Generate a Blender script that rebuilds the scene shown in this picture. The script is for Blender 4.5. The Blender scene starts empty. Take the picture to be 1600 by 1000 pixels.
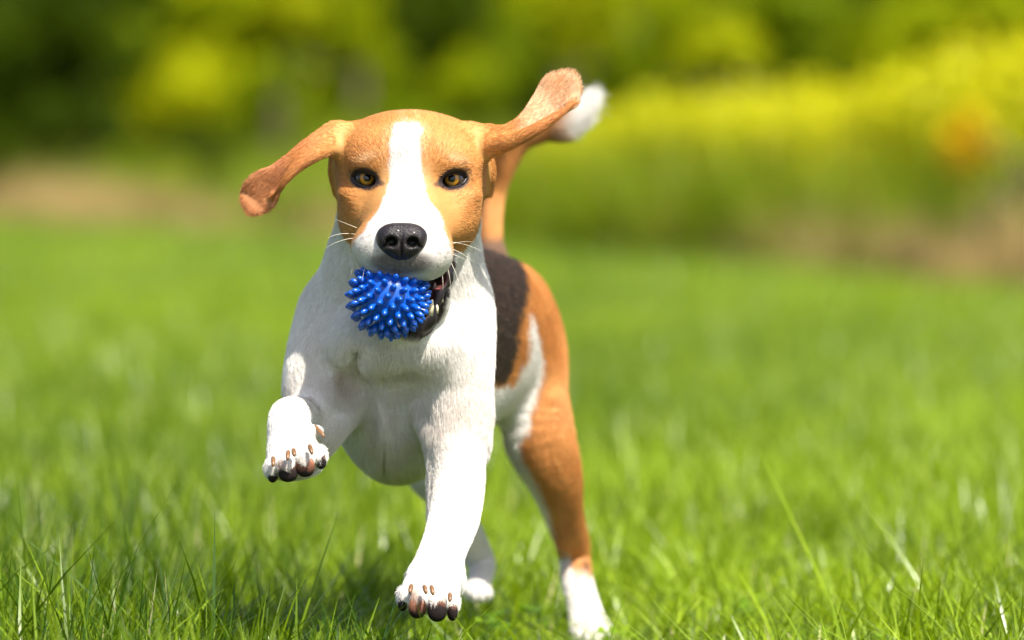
import bpy, math, random
import numpy as np
from mathutils import Vector, Matrix

random.seed(11)
rng = np.random.default_rng(11)
sc = bpy.context.scene
COL = sc.collection
PI = math.pi

# ------------------------------------------------------------------ camera
F = 7120.0                                  # focal length in pixels of a 1600 px wide frame
CAM = np.array([0.0, -4.0, 0.455])
PITCH = math.atan(230.0 / F)
cam_d = bpy.data.cameras.new('camera')
cam_d.sensor_width = 36.0
cam_d.lens = F / 1600.0 * 36.0
cam_d.clip_start = 0.05
cam_d.clip_end = 2000.0
cam_d.dof.use_dof = True
cam_d.dof.focus_distance = 3.95
cam_d.dof.aperture_fstop = 3.5
cam = bpy.data.objects.new('camera', cam_d)
COL.objects.link(cam)
cam.location = CAM
cam.rotation_euler = (PI / 2 - PITCH, 0, 0)
sc.camera = cam

# ------------------------------------------------------------------ sky, sun, exposure
SUN = np.array([0.34, -0.50, 0.88]); SUN /= np.linalg.norm(SUN)      # direction towards the sun
world = bpy.data.worlds.new("World"); sc.world = world
world.use_nodes = True
wn = world.node_tree
bg = wn.nodes['Background']
sky = wn.nodes.new('ShaderNodeTexSky')
sky.sky_type = 'NISHITA'
sky.sun_disc = False
sky.dust_density = 2.5
sky.ozone_density = 0.6
sky.air_density = 0.8
sky.sun_elevation = math.asin(SUN[2])
sky.sun_rotation = math.atan2(SUN[0], SUN[1])
wn.links.new(sky.outputs[0], bg.inputs[0])
bg.inputs[1].default_value = 0.12
sun_d = bpy.data.lights.new('sun', 'SUN')
sun_d.energy = 4.7
sun_d.angle = math.radians(0.53)
sun_d.color = (1.0, 0.94, 0.84)
sun = bpy.data.objects.new('sun', sun_d)
COL.objects.link(sun)
sun.rotation_euler = Vector(SUN).to_track_quat('Z', 'Y').to_euler()
sun.location = (3, -4, 8)
sc.view_settings.view_transform = 'Standard'
sc.view_settings.look = 'None'
sc.view_settings.exposure = 1.05
sc.view_settings.gamma = 1.0
sc.view_settings.use_curve_mapping = False
sc.render.engine = 'CYCLES'
sc.cycles.use_denoising = True
sc.cycles.max_bounces = 8
sc.cycles.diffuse_bounces = 4
sc.cycles.transmission_bounces = 6
sc.cycles.transparent_max_bounces = 8

# ------------------------------------------------------------------ helpers
fwd = np.array([0, math.cos(PITCH), -math.sin(PITCH)])
upv = np.array([0, math.sin(PITCH), math.cos(PITCH)])


def W(px, py, y):
    """measured photo position at a depth of y metres -> point of the place"""
    d = np.array([px - 800.0, 0, 0]) + fwd * F + upv * (500.0 - py)
    return CAM + d * ((y - CAM[1]) / d[1])


def S(y):
    return (y - CAM[1]) / F                 # metres per measured unit at depth y


def proj(P):
    d = P - CAM
    f = d @ fwd
    return 800 + F * d[:, 0] / f, 500 - F * (d @ upv) / f


def smooth(e0, e1, x):
    t = np.clip((x - e0) / (e1 - e0), 0, 1)
    return t * t * (3 - 2 * t)


NROT = np.array(Matrix.Rotation(.73, 3, 'X') @ Matrix.Rotation(.51, 3, 'Y') @ Matrix.Rotation(.38, 3, 'Z'))


def vnoise(P, scale, seed=0):
    """cheap smooth value noise in -1..1 for arrays of points"""
    Q = (P @ NROT) * scale + seed * 17.13
    i = np.floor(Q).astype(np.int64); f = Q - i; f = f * f * (3 - 2 * f)

    def h(a, b, c):
        n = (a * 374761393 + b * 668265263 + c * 2147483647 + seed * 1274126177) & 0xffffffff
        n = ((n ^ (n >> 13)) * 1274126177) & 0xffffffff
        return ((n ^ (n >> 16)) & 0xffff) / 32767.5 - 1
    r = 0
    for dx in (0, 1):
        for dy in (0, 1):
            for dz in (0, 1):
                w = (f[:, 0] if dx else 1 - f[:, 0]) * (f[:, 1] if dy else 1 - f[:, 1]) * (f[:, 2] if dz else 1 - f[:, 2])
                r = r + w * h(i[:, 0] + dx, i[:, 1] + dy, i[:, 2] + dz)
    return r


def link(name, data, parent=None, kind=None, label=None, cat=None, group=None, loc=None):
    o = bpy.data.objects.new(name, data)
    COL.objects.link(o)
    if parent is not None: o.parent = parent
    if loc is not None: o.location = loc
    if kind: o['kind'] = kind
    if label: o['label'] = label
    if cat: o['category'] = cat
    if group: o['group'] = group
    return o


def mesh_from(name, V, Fc, mat=None, smooth_shade=True):
    me = bpy.data.meshes.new(name)
    V = np.asarray(V, dtype=np.float32)
    if isinstance(Fc, np.ndarray):
        n, k = Fc.shape
        me.vertices.add(len(V)); me.vertices.foreach_set('co', V.ravel())
        me.loops.add(n * k); me.loops.foreach_set('vertex_index', Fc.astype(np.int32).ravel())
        me.polygons.add(n)
        me.polygons.foreach_set('loop_start', np.arange(0, n * k, k, dtype=np.int32))
        me.polygons.foreach_set('loop_total', np.full(n, k, dtype=np.int32))
        me.update(calc_edges=True)
    else:
        me.from_pydata([tuple(v) for v in V], [], Fc)
        me.update()
    if smooth_shade:
        me.polygons.foreach_set('use_smooth', np.ones(len(me.polygons), dtype=bool))
    if mat: me.materials.append(mat)
    return me


def color_attr(me, name, C):
    a = me.color_attributes.new(name, 'FLOAT_COLOR', 'POINT')
    a.data.foreach_set('color', np.concatenate([C, np.ones((len(C), 1))], 1).astype(np.float32).ravel())


class Mat:
    def __init__(self, name):
        self.m = bpy.data.materials.new(name); self.m.use_nodes = True
        self.t = self.m.node_tree; self.n = self.t.nodes
        self.b = self.n['Principled BSDF']; self.out = self.n['Material Output']

    def node(self, typ, **kw):
        nd = self.n.new(typ)
        for k, v in kw.items():
            if k.startswith('i_'): nd.inputs[k[2:].replace('_', ' ')].default_value = v
            else: setattr(nd, k, v)
        return nd

    def link(self, a, b): self.t.links.new(a, b)


def simple_mat(name, col, rough=0.5, spec=0.5, coat=0.0, sss=0.0, noise=0.0, nscale=200, bump=0.0, bscale=400):
    M = Mat(name)
    M.b.inputs['Base Color'].default_value = (*col, 1)
    M.b.inputs['Roughness'].default_value = rough
    M.b.inputs['Specular IOR Level'].default_value = spec
    M.b.inputs['Coat Weight'].default_value = coat
    M.b.inputs['Coat Roughness'].default_value = 0.05
    if sss:
        M.b.inputs['Subsurface Weight'].default_value = sss
        M.b.inputs['Subsurface Radius'].default_value = (0.004, 0.002, 0.001)
        M.b.inputs['Subsurface Scale'].default_value = 1.0
    tc = M.node('ShaderNodeTexCoord')
    if noise:
        nz = M.node('ShaderNodeTexNoise', i_Scale=nscale, i_Detail=4.0)
        M.link(tc.outputs['Object'], nz.inputs['Vector'])
        mx = M.node('ShaderNodeMix', data_type='RGBA')
        mx.inputs[6].default_value = (*[c * (1 - noise) for c in col], 1)
        mx.inputs[7].default_value = (*[min(1, c * (1 + noise)) for c in col], 1)
        M.link(nz.outputs[0], mx.inputs[0]); M.link(mx.outputs[2], M.b.inputs['Base Color'])
    if bump:
        v = M.node('ShaderNodeTexVoronoi', i_Scale=bscale)
        M.link(tc.outputs['Object'], v.inputs['Vector'])
        bp = M.node('ShaderNodeBump', i_Strength=bump, i_Distance=0.0006)
        M.link(v.outputs['Distance'], bp.inputs['Height']); M.link(bp.outputs[0], M.b.inputs['Normal'])
    return M.m


# ------------------------------------------------------------------ ground
GZ = -0.018                                  # the turf lies a little below the level of the hind paws


def ground_z(x, y):
    x = np.asarray(x, float); y = np.asarray(y, float)
    far = smooth(3.0, 9.0, np.abs(y) + np.abs(x))
    return GZ + far * 0.02 * (np.sin(x * 0.7 + 1) * np.cos(y * 0.31) + 0.4 * np.sin(y * 0.9 + x * 1.7))


M = Mat('soil_and_thatch')
tc = M.node('ShaderNodeTexCoord')
n1 = M.node('ShaderNodeTexNoise', i_Scale=1.3, i_Detail=6.0)
n2 = M.node('ShaderNodeTexNoise', i_Scale=60.0, i_Detail=8.0)
M.link(tc.outputs['Object'], n1.inputs['Vector']); M.link(tc.outputs['Object'], n2.inputs['Vector'])
r1 = M.node('ShaderNodeValToRGB')
r1.color_ramp.elements[0].position = .35; r1.color_ramp.elements[0].color = (.045, .085, .008, 1)
r1.color_ramp.elements[1].position = .7; r1.color_ramp.elements[1].color = (.09, .14, .014, 1)
M.link(n1.outputs[0], r1.inputs[0])
mx = M.node('ShaderNodeMix', data_type='RGBA', blend_type='MULTIPLY'); mx.inputs[0].default_value = .8
r2 = M.node('ShaderNodeValToRGB')
r2.color_ramp.elements[0].position = .3; r2.color_ramp.elements[0].color = (.35, .3, .2, 1)
r2.color_ramp.elements[1].position = .65; r2.color_ramp.elements[1].color = (1, 1, 1, 1)
M.link(n2.outputs[0], r2.inputs[0])
M.link(r1.outputs[0], mx.inputs[6]); M.link(r2.outputs[0], mx.inputs[7]); M.link(mx.outputs[2], M.b.inputs['Base Color'])
M.b.inputs['Roughness'].default_value = 0.95
soil = M.m
gx = np.concatenate([-np.geomspace(600, 8, 22), np.linspace(-7, 7, 57), np.geomspace(8, 600, 22)])
gy = np.concatenate([-np.geomspace(600, 8, 18), np.linspace(-7, 45, 140), np.geomspace(47, 900, 22)])
GX, GY = np.meshgrid(gx, gy, indexing='ij')
V = np.stack([GX, GY, ground_z(GX, GY)], -1).reshape(-1, 3)
nx, ny = len(gx), len(gy)
I = (np.arange(nx - 1)[:, None] * ny + np.arange(ny - 1)[None, :]).ravel()
Q = np.stack([I, I + ny, I + ny + 1, I + 1], 1)
link('ground', mesh_from('ground', V, Q, soil), kind='structure')


# ------------------------------------------------------------------ blades, tufts and the scatter of them
def blade_mat(name, c0, c1, dry, trans=0.35, rough=0.45, spec=.22):
    """c0..c1 along the per-blade value, dry = straw colour mixed in for the highest values"""
    M = Mat(name)
    a = M.node('ShaderNodeAttribute', attribute_name='btint')
    b = M.node('ShaderNodeAttribute', attribute_name='itint', attribute_type='INSTANCER')
    s1 = M.node('ShaderNodeSeparateColor'); M.link(a.outputs['Color'], s1.inputs[0])
    m1 = M.node('ShaderNodeMath', operation='MULTIPLY_ADD'); m1.inputs[1].default_value = .5
    M.link(s1.outputs[0], m1.inputs[0])
    m2 = M.node('ShaderNodeMath', operation='MULTIPLY'); m2.inputs[1].default_value = .5
    M.link(b.outputs['Fac'], m2.inputs[0]); M.link(m2.outputs[0], m1.inputs[2])
    r = M.node('ShaderNodeValToRGB')
    e = r.color_ramp.elements
    e[0].position = 0.1; e[0].color = (*c0, 1)
    e[1].position = 0.85; e[1].color = (*c1, 1)
    M.link(m1.outputs[0], r.inputs[0])
    # straw blades
    gt = M.node('ShaderNodeMath', operation='GREATER_THAN'); gt.inputs[1].default_value = .965
    M.link(s1.outputs[1], gt.inputs[0])
    mx = M.node('ShaderNodeMix', data_type='RGBA'); mx.inputs[7].default_value = (*dry, 1)
    M.link(gt.outputs[0], mx.inputs[0]); M.link(r.outputs[0], mx.inputs[6])
    M.link(mx.outputs[2], M.b.inputs['Base Color'])
    M.b.inputs['Roughness'].default_value = rough
    M.b.inputs['Specular IOR Level'].default_value = spec
    tr = M.node('ShaderNodeBsdfTranslucent')
    hs = M.node('ShaderNodeHueSaturation', i_Value=1.5, i_Saturation=1.1); M.link(mx.outputs[2], hs.inputs['Color'])
    M.link(hs.outputs[0], tr.inputs['Color'])
    ms = M.node('ShaderNodeMixShader'); ms.inputs[0].default_value = trans
    M.link(M.b.outputs[0], ms.inputs[1]); M.link(tr.outputs[0], ms.inputs[2]); M.link(ms.outputs[0], M.out.inputs[0])
    return M.m


def make_blades(n, radius, h0, h1, w, lean, seed, segs=3, curl=1.0):
    """n blades round the origin: vertices, quads (the last one narrows to the tip), per-vertex tint"""
    g = np.random.default_rng(seed)
    ang = g.uniform(0, 2 * PI, n); rad = radius * np.sqrt(g.uniform(0, 1, n))
    base = np.stack([np.cos(ang) * rad, np.sin(ang) * rad, np.full(n, -0.004)], 1)
    H = h0 + (h1 - h0) * g.beta(1.6, 2.2, n)
    dirn = g.uniform(0, 2 * PI, n)
    D = np.stack([np.cos(dirn), np.sin(dirn), np.zeros(n)], 1)
    face = dirn + PI / 2 + g.normal(0, .5, n)
    U = np.stack([np.cos(face), np.sin(face), np.zeros(n)], 1)
    le = np.abs(g.normal(0, lean, n)); cu = np.abs(g.normal(0, .35, n)) * curl
    ww = w * g.uniform(.6, 1.3, n)
    rows = []
    for k in range(segs + 1):
        t = k / segs
        c = base + D * (H * (le * t + cu * t * t))[:, None] + np.array([0, 0, 1.0]) * (H * (t - .28 * cu * t * t))[:, None]
        wk = ww * (1 - t ** 2.0 * .93) * (0.7 + .3 * min(1, t * 3))
        rows.append(c - U * wk[:, None] / 2); rows.append(c + U * wk[:, None] / 2)
    V = np.stack(rows, 1)                                     # n, 2(segs+1), 3
    m = V.shape[1]
    q = np.array([[2 * k, 2 * k + 1, 2 * k + 3, 2 * k + 2] for k in range(segs)])
    Fq = (q[None] + (np.arange(n) * m)[:, None, None]).reshape(-1, 4)
    t = np.stack([g.uniform(0, 1, n), g.uniform(0, 1, n), g.uniform(0, 1, n)], 1)
    T = np.repeat(t, m, 0)
    return V.reshape(-1, 3), Fq, T


def make_heads(n, radius, z0, z1, size, seed, per=7):
    """loose plumes of small petals: groups of little quads round stem tips"""
    g = np.random.default_rng(seed)
    a = g.uniform(0, 2 * PI, n); r = radius * np.sqrt(g.uniform(0, 1, n))
    tip = np.stack([np.cos(a) * r, np.sin(a) * r, g.uniform(z0, z1, n)], 1)
    C = np.repeat(tip, per, 0) + g.normal(0, 1, (n * per, 3)) * np.array([.035, .035, .06])
    A = g.normal(0, 1, (n * per, 3)); A /= np.linalg.norm(A, axis=1)[:, None]
    B = np.cross(A, g.normal(0, 1, (n * per, 3))); B /= np.linalg.norm(B, axis=1)[:, None]
    s = size * g.uniform(.6, 1.3, (n * per, 1))
    V = np.stack([C - A * s - B * s, C + A * s - B * s, C + A * s + B * s, C - A * s + B * s], 1).reshape(-1, 3)
    Fq = np.arange(len(V)).reshape(-1, 4)
    T = np.repeat(g.uniform(0, 1, (n * per, 3)), 4, 0)
    return V, Fq, T


def scatter(name, protos, mats, P, scl, label=None, tilt=.12, tint=None):
    """one object: a few tufts and the points they are repeated on. protos = list of lists of (V, F, T, material index)"""
    V, Fc, T, mi, pid = [], [], [], [], []
    off = 0
    for k, parts in enumerate(protos):
        for (v, f, t, m) in parts:
            V.append(v); Fc.append(f + off); T.append(t); mi += [m] * len(f); pid += [k] * len(f); off += len(v)
    npv = off
    n = len(P)
    V.append(P)
    V = np.concatenate(V); Fc = np.concatenate(Fc); T = np.concatenate(T + [np.zeros((n, 3))])
    me = mesh_from(name, V, Fc, None)
    for m in mats: me.materials.append(m)
    me.polygons.foreach_set('material_index', np.array(mi, dtype=np.int32))
    color_attr(me, 'btint', T)

    def att(nm, typ, dom, arr, key='value'):
        a = me.attributes.new(nm, typ, dom); a.data.foreach_set(key, np.ascontiguousarray(arr).ravel())
    att('proto', 'INT', 'FACE', np.array(pid, dtype=np.int32))
    att('is_pt', 'BOOLEAN', 'POINT', np.concatenate([np.zeros(npv, bool), np.ones(n, bool)]))
    att('pick', 'INT', 'POINT', np.concatenate([np.zeros(npv), rng.integers(0, len(protos), n)]).astype(np.int32))
    rot = np.stack([rng.normal(0, tilt, n), rng.normal(0, tilt, n), rng.uniform(0, 2 * PI, n)], 1)
    att('rot', 'FLOAT_VECTOR', 'POINT', np.concatenate([np.zeros((npv, 3)), rot]).astype(np.float32), 'vector')
    S3 = np.repeat(np.asarray(scl)[:, None], 3, 1) if np.ndim(scl) == 1 else scl
    att('scl', 'FLOAT_VECTOR', 'POINT', np.concatenate([np.ones((npv, 3)), S3]).astype(np.float32), 'vector')
    if tint is None: tint = rng.uniform(0, 1, n)
    att('itint', 'FLOAT', 'POINT', np.concatenate([np.zeros(npv), tint]).astype(np.float32))
    o = link(name, me, kind='stuff', label=label)
    ng = bpy.data.node_groups.new(name + '_scatter', 'GeometryNodeTree')
    ng.interface.new_socket('Geometry', in_out='INPUT', socket_type='NodeSocketGeometry')
    ng.interface.new_socket('Geometry', in_out='OUTPUT', socket_type='NodeSocketGeometry')
    N = ng.nodes; L = ng.links
    gi = N.new('NodeGroupInput'); go = N.new('NodeGroupOutput')

    def na(nm, typ):
        x = N.new('GeometryNodeInputNamedAttribute'); x.data_type = typ; x.inputs['Name'].default_value = nm
        return next(s for s in x.outputs if s.name == 'Attribute' and s.enabled)
    sep = N.new('GeometryNodeSeparateGeometry'); sep.domain = 'POINT'
    L.new(gi.outputs[0], sep.inputs['Geometry']); L.new(na('is_pt', 'BOOLEAN'), sep.inputs['Selection'])
    sp = N.new('GeometryNodeSplitToInstances'); sp.domain = 'FACE'
    L.new(sep.outputs['Inverted'], sp.inputs['Geometry']); L.new(na('proto', 'INT'), sp.inputs['Group ID'])
    ip = N.new('GeometryNodeInstanceOnPoints'); ip.inputs['Pick Instance'].default_value = True
    L.new(sep.outputs['Selection'], ip.inputs['Points']); L.new(sp.outputs[0], ip.inputs['Instance'])
    L.new(na('pick', 'INT'), ip.inputs['Instance Index'])
    er = N.new('FunctionNodeEulerToRotation'); L.new(na('rot', 'FLOAT_VECTOR'), er.inputs[0])
    L.new(er.outputs[0], ip.inputs['Rotation']); L.new(na('scl', 'FLOAT_VECTOR'), ip.inputs['Scale'])
    L.new(ip.outputs[0], go.inputs[0])
    md = o.modifiers.new('scatter', 'NODES'); md.node_group = ng
    return o


# the lawn's far edge runs obliquely: nearer on the right
def edge_y(x):
    return 20.5 - 3.6 * x


def spread(n, x0, x1, y0, y1):
    return rng.uniform(x0, x1, n), rng.uniform(y0, y1, n)


lawn_m = blade_mat('lawn_blade', (.028, .076, .003), (.285, .395, .012), (.62, .58, .28), trans=.30, rough=.30, spec=.32)
protos = [[(*make_blades(46, .075, .035, .135, .0036, .42, 100 + k, segs=4), 0)] for k in range(9)]
# a few tufts with broader bright blades
protos += [[(*make_blades(30, .08, .04, .10, .0048, .55, 200 + k, segs=4, curl=1.6), 0)] for k in range(3)]
pts, scl = [], []
x, y = spread(9800, -2.0, 2.0, -1.6, 3.0); pts.append(np.stack([x, y], 1)); scl.append(rng.uniform(.65, 1.12, len(x)))
x, y = spread(13500, -5.0, 5.0, 3.0, 12.0); pts.append(np.stack([x, y], 1)); scl.append(rng.uniform(.8, 1.35, len(x)))
x, y = spread(36000, -22, 14, 12.0, 60.0); k = y < edge_y(x) + 1
pts.append(np.stack([x[k], y[k]], 1)); scl.append(rng.uniform(1.2, 2.3, k.sum()))
P2 = np.concatenate(pts); sc_ = np.concatenate(scl)
P3 = np.column_stack([P2, ground_z(P2[:, 0], P2[:, 1])])
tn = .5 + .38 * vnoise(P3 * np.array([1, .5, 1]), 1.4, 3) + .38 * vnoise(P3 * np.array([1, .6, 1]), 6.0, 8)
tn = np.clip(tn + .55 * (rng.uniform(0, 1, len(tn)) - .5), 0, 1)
tn = np.clip(tn - .22 * smooth(.9, -.1, P3[:, 1]), 0, 1)  # nearest tufts tinted darker: shade deep among the blades put into their colour
# uneven height of the sward: long on the left, trodden where the dog has its hind feet
hz = (1 + .22 * vnoise(P3, 4.5, 5) + .2 * vnoise(P3, 11, 6)) * np.where(P3[:, 1] < 3, 1.0, 1.0)
near = np.exp(-((P3[:, 0] - .08) / .30) ** 2 - ((P3[:, 1] - .15) / .55) ** 2)
hz = hz * (1 - .60 * near) * (1 + .25 * smooth(-.12, -.32, P3[:, 0]) * (P3[:, 1] < 2))
zz_ = np.minimum(sc_, 1.1) * hz * 1.05
sc_ = np.column_stack([sc_, sc_, zz_])
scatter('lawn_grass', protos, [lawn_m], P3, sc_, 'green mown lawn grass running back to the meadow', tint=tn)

# taller single blades and pale stalks that stand out of the sward in the plane of the dog
stalk_m = blade_mat('stalk_blade', (.06, .14, .006), (.26, .36, .02), (.62, .58, .33), trans=.35)
pr = [[(*make_blades(3, .02, .07, .13, .0028, .5, 300 + k, segs=5, curl=1.3), 0)] for k in range(8)]
x, y = spread(1300, -1.6, 1.6, -.45, 2.2)
scatter('grass_stalks', pr, [stalk_m], np.column_stack([x, y, ground_z(x, y)]), rng.uniform(.5, .95, 1300) * (1 - .4 * np.exp(-((x - .15) / .25) ** 2)), 'taller pale grass stalks standing out of the lawn')

# small ground plants with broad leaves between the blades
leaf_m = blade_mat('clover_leaf', (.07, .17, .008), (.22, .34, .015), (.36, .38, .06), trans=.4)


def leafy(n, seed, L=.02):
    g = np.random.default_rng(seed); V = []; Fc = []; T = []
    for k in range(n):
        a = g.uniform(0, 2 * PI); h = g.uniform(.02, .055); r = g.uniform(0, .03)
        c = np.array([math.cos(a) * r, math.sin(a) * r, h]); tt = g.uniform(0, 1, 3)
        for j in range(3):
            b = a + j * 2 * PI / 3 + g.normal(0, .1)
            d = np.array([math.cos(b), math.sin(b), g.uniform(-.1, .45)]); s = np.array([-math.sin(b), math.cos(b), 0])
            l = L * g.uniform(.6, 1)
            v = [c, c + d * l * .5 + s * l * .36, c + d * l, c + d * l * .5 - s * l * .36]
            Fc.append(np.arange(4) + len(V) * 1); V += v; T += [tt] * 4
    return np.array(V), np.array(Fc), np.array(T)


pr = [[(*leafy(9, 400 + k), 0)] for k in range(5)]
x, y = spread(620, -1.6, 1.6, -.6, 3)
x = np.where((x > .05) & (y < .7), x - .9, x)
scatter('clover', pr, [leaf_m], np.column_stack([x, y, ground_z(x, y)]), rng.uniform(.6, 1.0, 620), 'small broad leaved ground plants among the grass', tilt=.2)

# three broad leaved weeds that can be told apart at the left
weed_m = Mat('weed_leaf')
weed_m.b.inputs['Base Color'].default_value = (.20, .30, .012, 1); weed_m.b.inputs['Roughness'].default_value = .45
_nz = weed_m.node('ShaderNodeTexNoise', i_Scale=90.0, i_Detail=4.0); _r = weed_m.node('ShaderNodeValToRGB')
_r.color_ramp.elements[0].position = .35; _r.color_ramp.elements[0].color = (.10, .20, .008, 1)
_r.color_ramp.elements[1].position = .65; _r.color_ramp.elements[1].color = (.26, .36, .018, 1)
weed_m.link(_nz.outputs[0], _r.inputs[0]); weed_m.link(_r.outputs[0], weed_m.b.inputs['Base Color'])
_t = weed_m.node('ShaderNodeBsdfTranslucent'); _t.inputs['Color'].default_value = (.36, .46, .02, 1)
_m = weed_m.node('ShaderNodeMixShader'); _m.inputs[0].default_value = .4
weed_m.link(weed_m.b.outputs[0], _m.inputs[1]); weed_m.link(_t.outputs[0], _m.inputs[2]); weed_m.link(_m.outputs[0], weed_m.out.inputs[0])


def weed_leaf(L, Wd, rise, n=9):
    V, Fc = [], []
    for i in range(n + 1):
        t = i / n
        w = Wd * math.sin(PI * min(1, t * .96 + .02)) ** .8 * (1 - .18 * (i % 2)) + .0006
        c = np.array([L * t * math.cos(rise) , 0, L * t * math.sin(rise) - .35 * L * t * t * math.cos(rise)])
        V += [c + np.array([0, -w, .25 * w]), c, c + np.array([0, w, .25 * w])]
    for i in range(n):
        a = i * 3
        Fc += [[a, a + 1, a + 4, a + 3], [a + 1, a + 2, a + 5, a + 4]]
    return mesh_from('leaf', V, Fc, weed_m.m)


for (px, y, hgt, k, lab) in ((70, .03, .095, 6, 'bright broad leaved weed among the tall grass at the left'),
                             (14, -.07, .065, 5, 'large pale toothed leaves of a weed in the lower left corner'),
                             (118, -.02, .060, 5, 'small yellow green leafy weed right of the bright one')):
    c = W(px, 950, y); gz = float(ground_z(c[0], c[1]))
    e = link('broadleaf_weed', None, label=lab, cat='weed', group='broad leaved weeds in the lawn', loc=(c[0], c[1], gz))
    for j in range(k):
        a = 2 * PI * j / k + random.uniform(-.4, .4)
        lf = link('leaf', weed_leaf(hgt * random.uniform(.75, 1.05), .011, random.uniform(.9, 1.25)), parent=e, loc=(0, 0, hgt * .18))
        lf.rotation_euler = (random.uniform(-.3, .3), 0, a)

# ---- meadow behind the lawn
dry_m = blade_mat('dry_blade', (.20, .15, .05), (.46, .33, .14), (.55, .42, .22), trans=.25, rough=.7)
gre_m = blade_mat('meadow_blade', (.08, .14, .002), (.22, .28, .004), (.45, .38, .1), trans=.35)
yel_m = blade_mat('yellow_floret', (.36, .38, .002), (.56, .53, .003), (.5, .5, .02), trans=.3)
pr = [[(*make_blades(60, .22, .25, .75, .010, .25, 500 + k), 0)] for k in range(4)]
P = []
x = rng.uniform(-12, 12, 4600); y = edge_y(x) + rng.uniform(0, 3.0, len(x)) + .8 * np.sin(x * 2.1); P = np.column_stack([x, y, ground_z(x, y)])
pxs = proj(P)[0]
keep = (pxs < 190) | (pxs > 1130) | (rng.uniform(0, 1, len(x)) < np.interp(pxs, [190, 330, 470, 700, 1000, 1130], [.7, .35, .2, .1, .15, .6]))
P = P[keep]
scatter('dry_grass', pr, [dry_m], P, rng.uniform(.34, .68, len(P)) * (1 + .45 * vnoise(P, .9, 31)), 'brown dry grass strip along the far edge of the lawn', tint=np.clip(.5 + .8 * vnoise(P, 1.1, 33), 0, 1))
pr = [[(*make_blades(60, .25, .3, .9, .014, .28, 520 + k), 0)] for k in range(4)]
x = rng.uniform(-14, 14, 7000); y = edge_y(x) + rng.uniform(.8, 14, len(x))
P = np.column_stack([x, y, ground_z(x, y)])
P = P[(proj(P)[0] > 560) | (rng.uniform(0, 1, len(P)) < .12)]
scatter('meadow_grass', pr, [gre_m], P, rng.uniform(.6, 1.15, len(P)), 'tall green meadow grass under the trees')
# yellow flowering band on the right
pr = []
for k in range(5):
    a = make_blades(34, .28, .5, 1.05, .014, .15, 540 + k)
    b = make_heads(30, .3, .40, 1.15, .020, 560 + k, per=9)
    pr.append([(*a, 0), (*b, 1)])
x = rng.uniform(-1.2, 13, 5200); y = edge_y(x) + rng.uniform(2.2, 9.5, len(x))
P = np.column_stack([x, y, ground_z(x, y)])
pp = proj(P)[0]
hgt = .93 * (1 + .13 * vnoise(P, .8, 36) + .10 * vnoise(P, 2.2, 37)) * np.interp(pp, [700, 820, 950, 1150, 1350, 1500, 1700], [.40, .52, .68, .73, .78, .80, .82])
keep = (pp > 740) & ~((pp > 1325) & (pp < 1372) & (rng.uniform(0, 1, len(pp)) < .75))
scatter('yellow_flowers', pr, [gre_m, yel_m], P[keep], (hgt * rng.uniform(.85, 1.1, len(pp)))[keep], 'band of yellow flowering meadow plants on the right', tint=np.clip(.5 + .9 * vnoise(P, .9, 35)[keep], 0, 1))


# ------------------------------------------------------------------ trees and shrubs
bark = simple_mat('bark', (.11, .085, .06), .9, .2, noise=.5, nscale=12)


def leaf_mat(name, c0, c1, trans=.35):
    M = Mat(name)
    a = M.node('ShaderNodeAttribute', attribute_name='btint')
    s1 = M.node('ShaderNodeSeparateColor'); M.link(a.outputs['Color'], s1.inputs[0])
    r = M.node('ShaderNodeValToRGB')
    r.color_ramp.elements[0].color = (*c0, 1); r.color_ramp.elements[1].color = (*c1, 1)
    M.link(s1.outputs[0], r.inputs[0]); M.link(r.outputs[0], M.b.inputs['Base Color'])
    M.b.inputs['Roughness'].default_value = .6
    M.b.inputs['Specular IOR Level'].default_value = .05
    tr = M.node('ShaderNodeBsdfTranslucent'); M.link(r.outputs[0], tr.inputs['Color'])
    ms = M.node('ShaderNodeMixShader'); ms.inputs[0].default_value = trans
    M.link(M.b.outputs[0], ms.inputs[1]); M.link(tr.outputs[0], ms.inputs[2]); M.link(ms.outputs[0], M.out.inputs[0])
    return M.m


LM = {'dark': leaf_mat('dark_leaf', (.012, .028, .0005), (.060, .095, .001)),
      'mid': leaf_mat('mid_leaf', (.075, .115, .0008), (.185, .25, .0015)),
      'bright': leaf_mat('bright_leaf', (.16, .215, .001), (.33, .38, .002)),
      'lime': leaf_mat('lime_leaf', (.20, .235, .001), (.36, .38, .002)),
      'orange': leaf_mat('orange_flower', (.60, .36, .003), (.74, .52, .008))}


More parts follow.
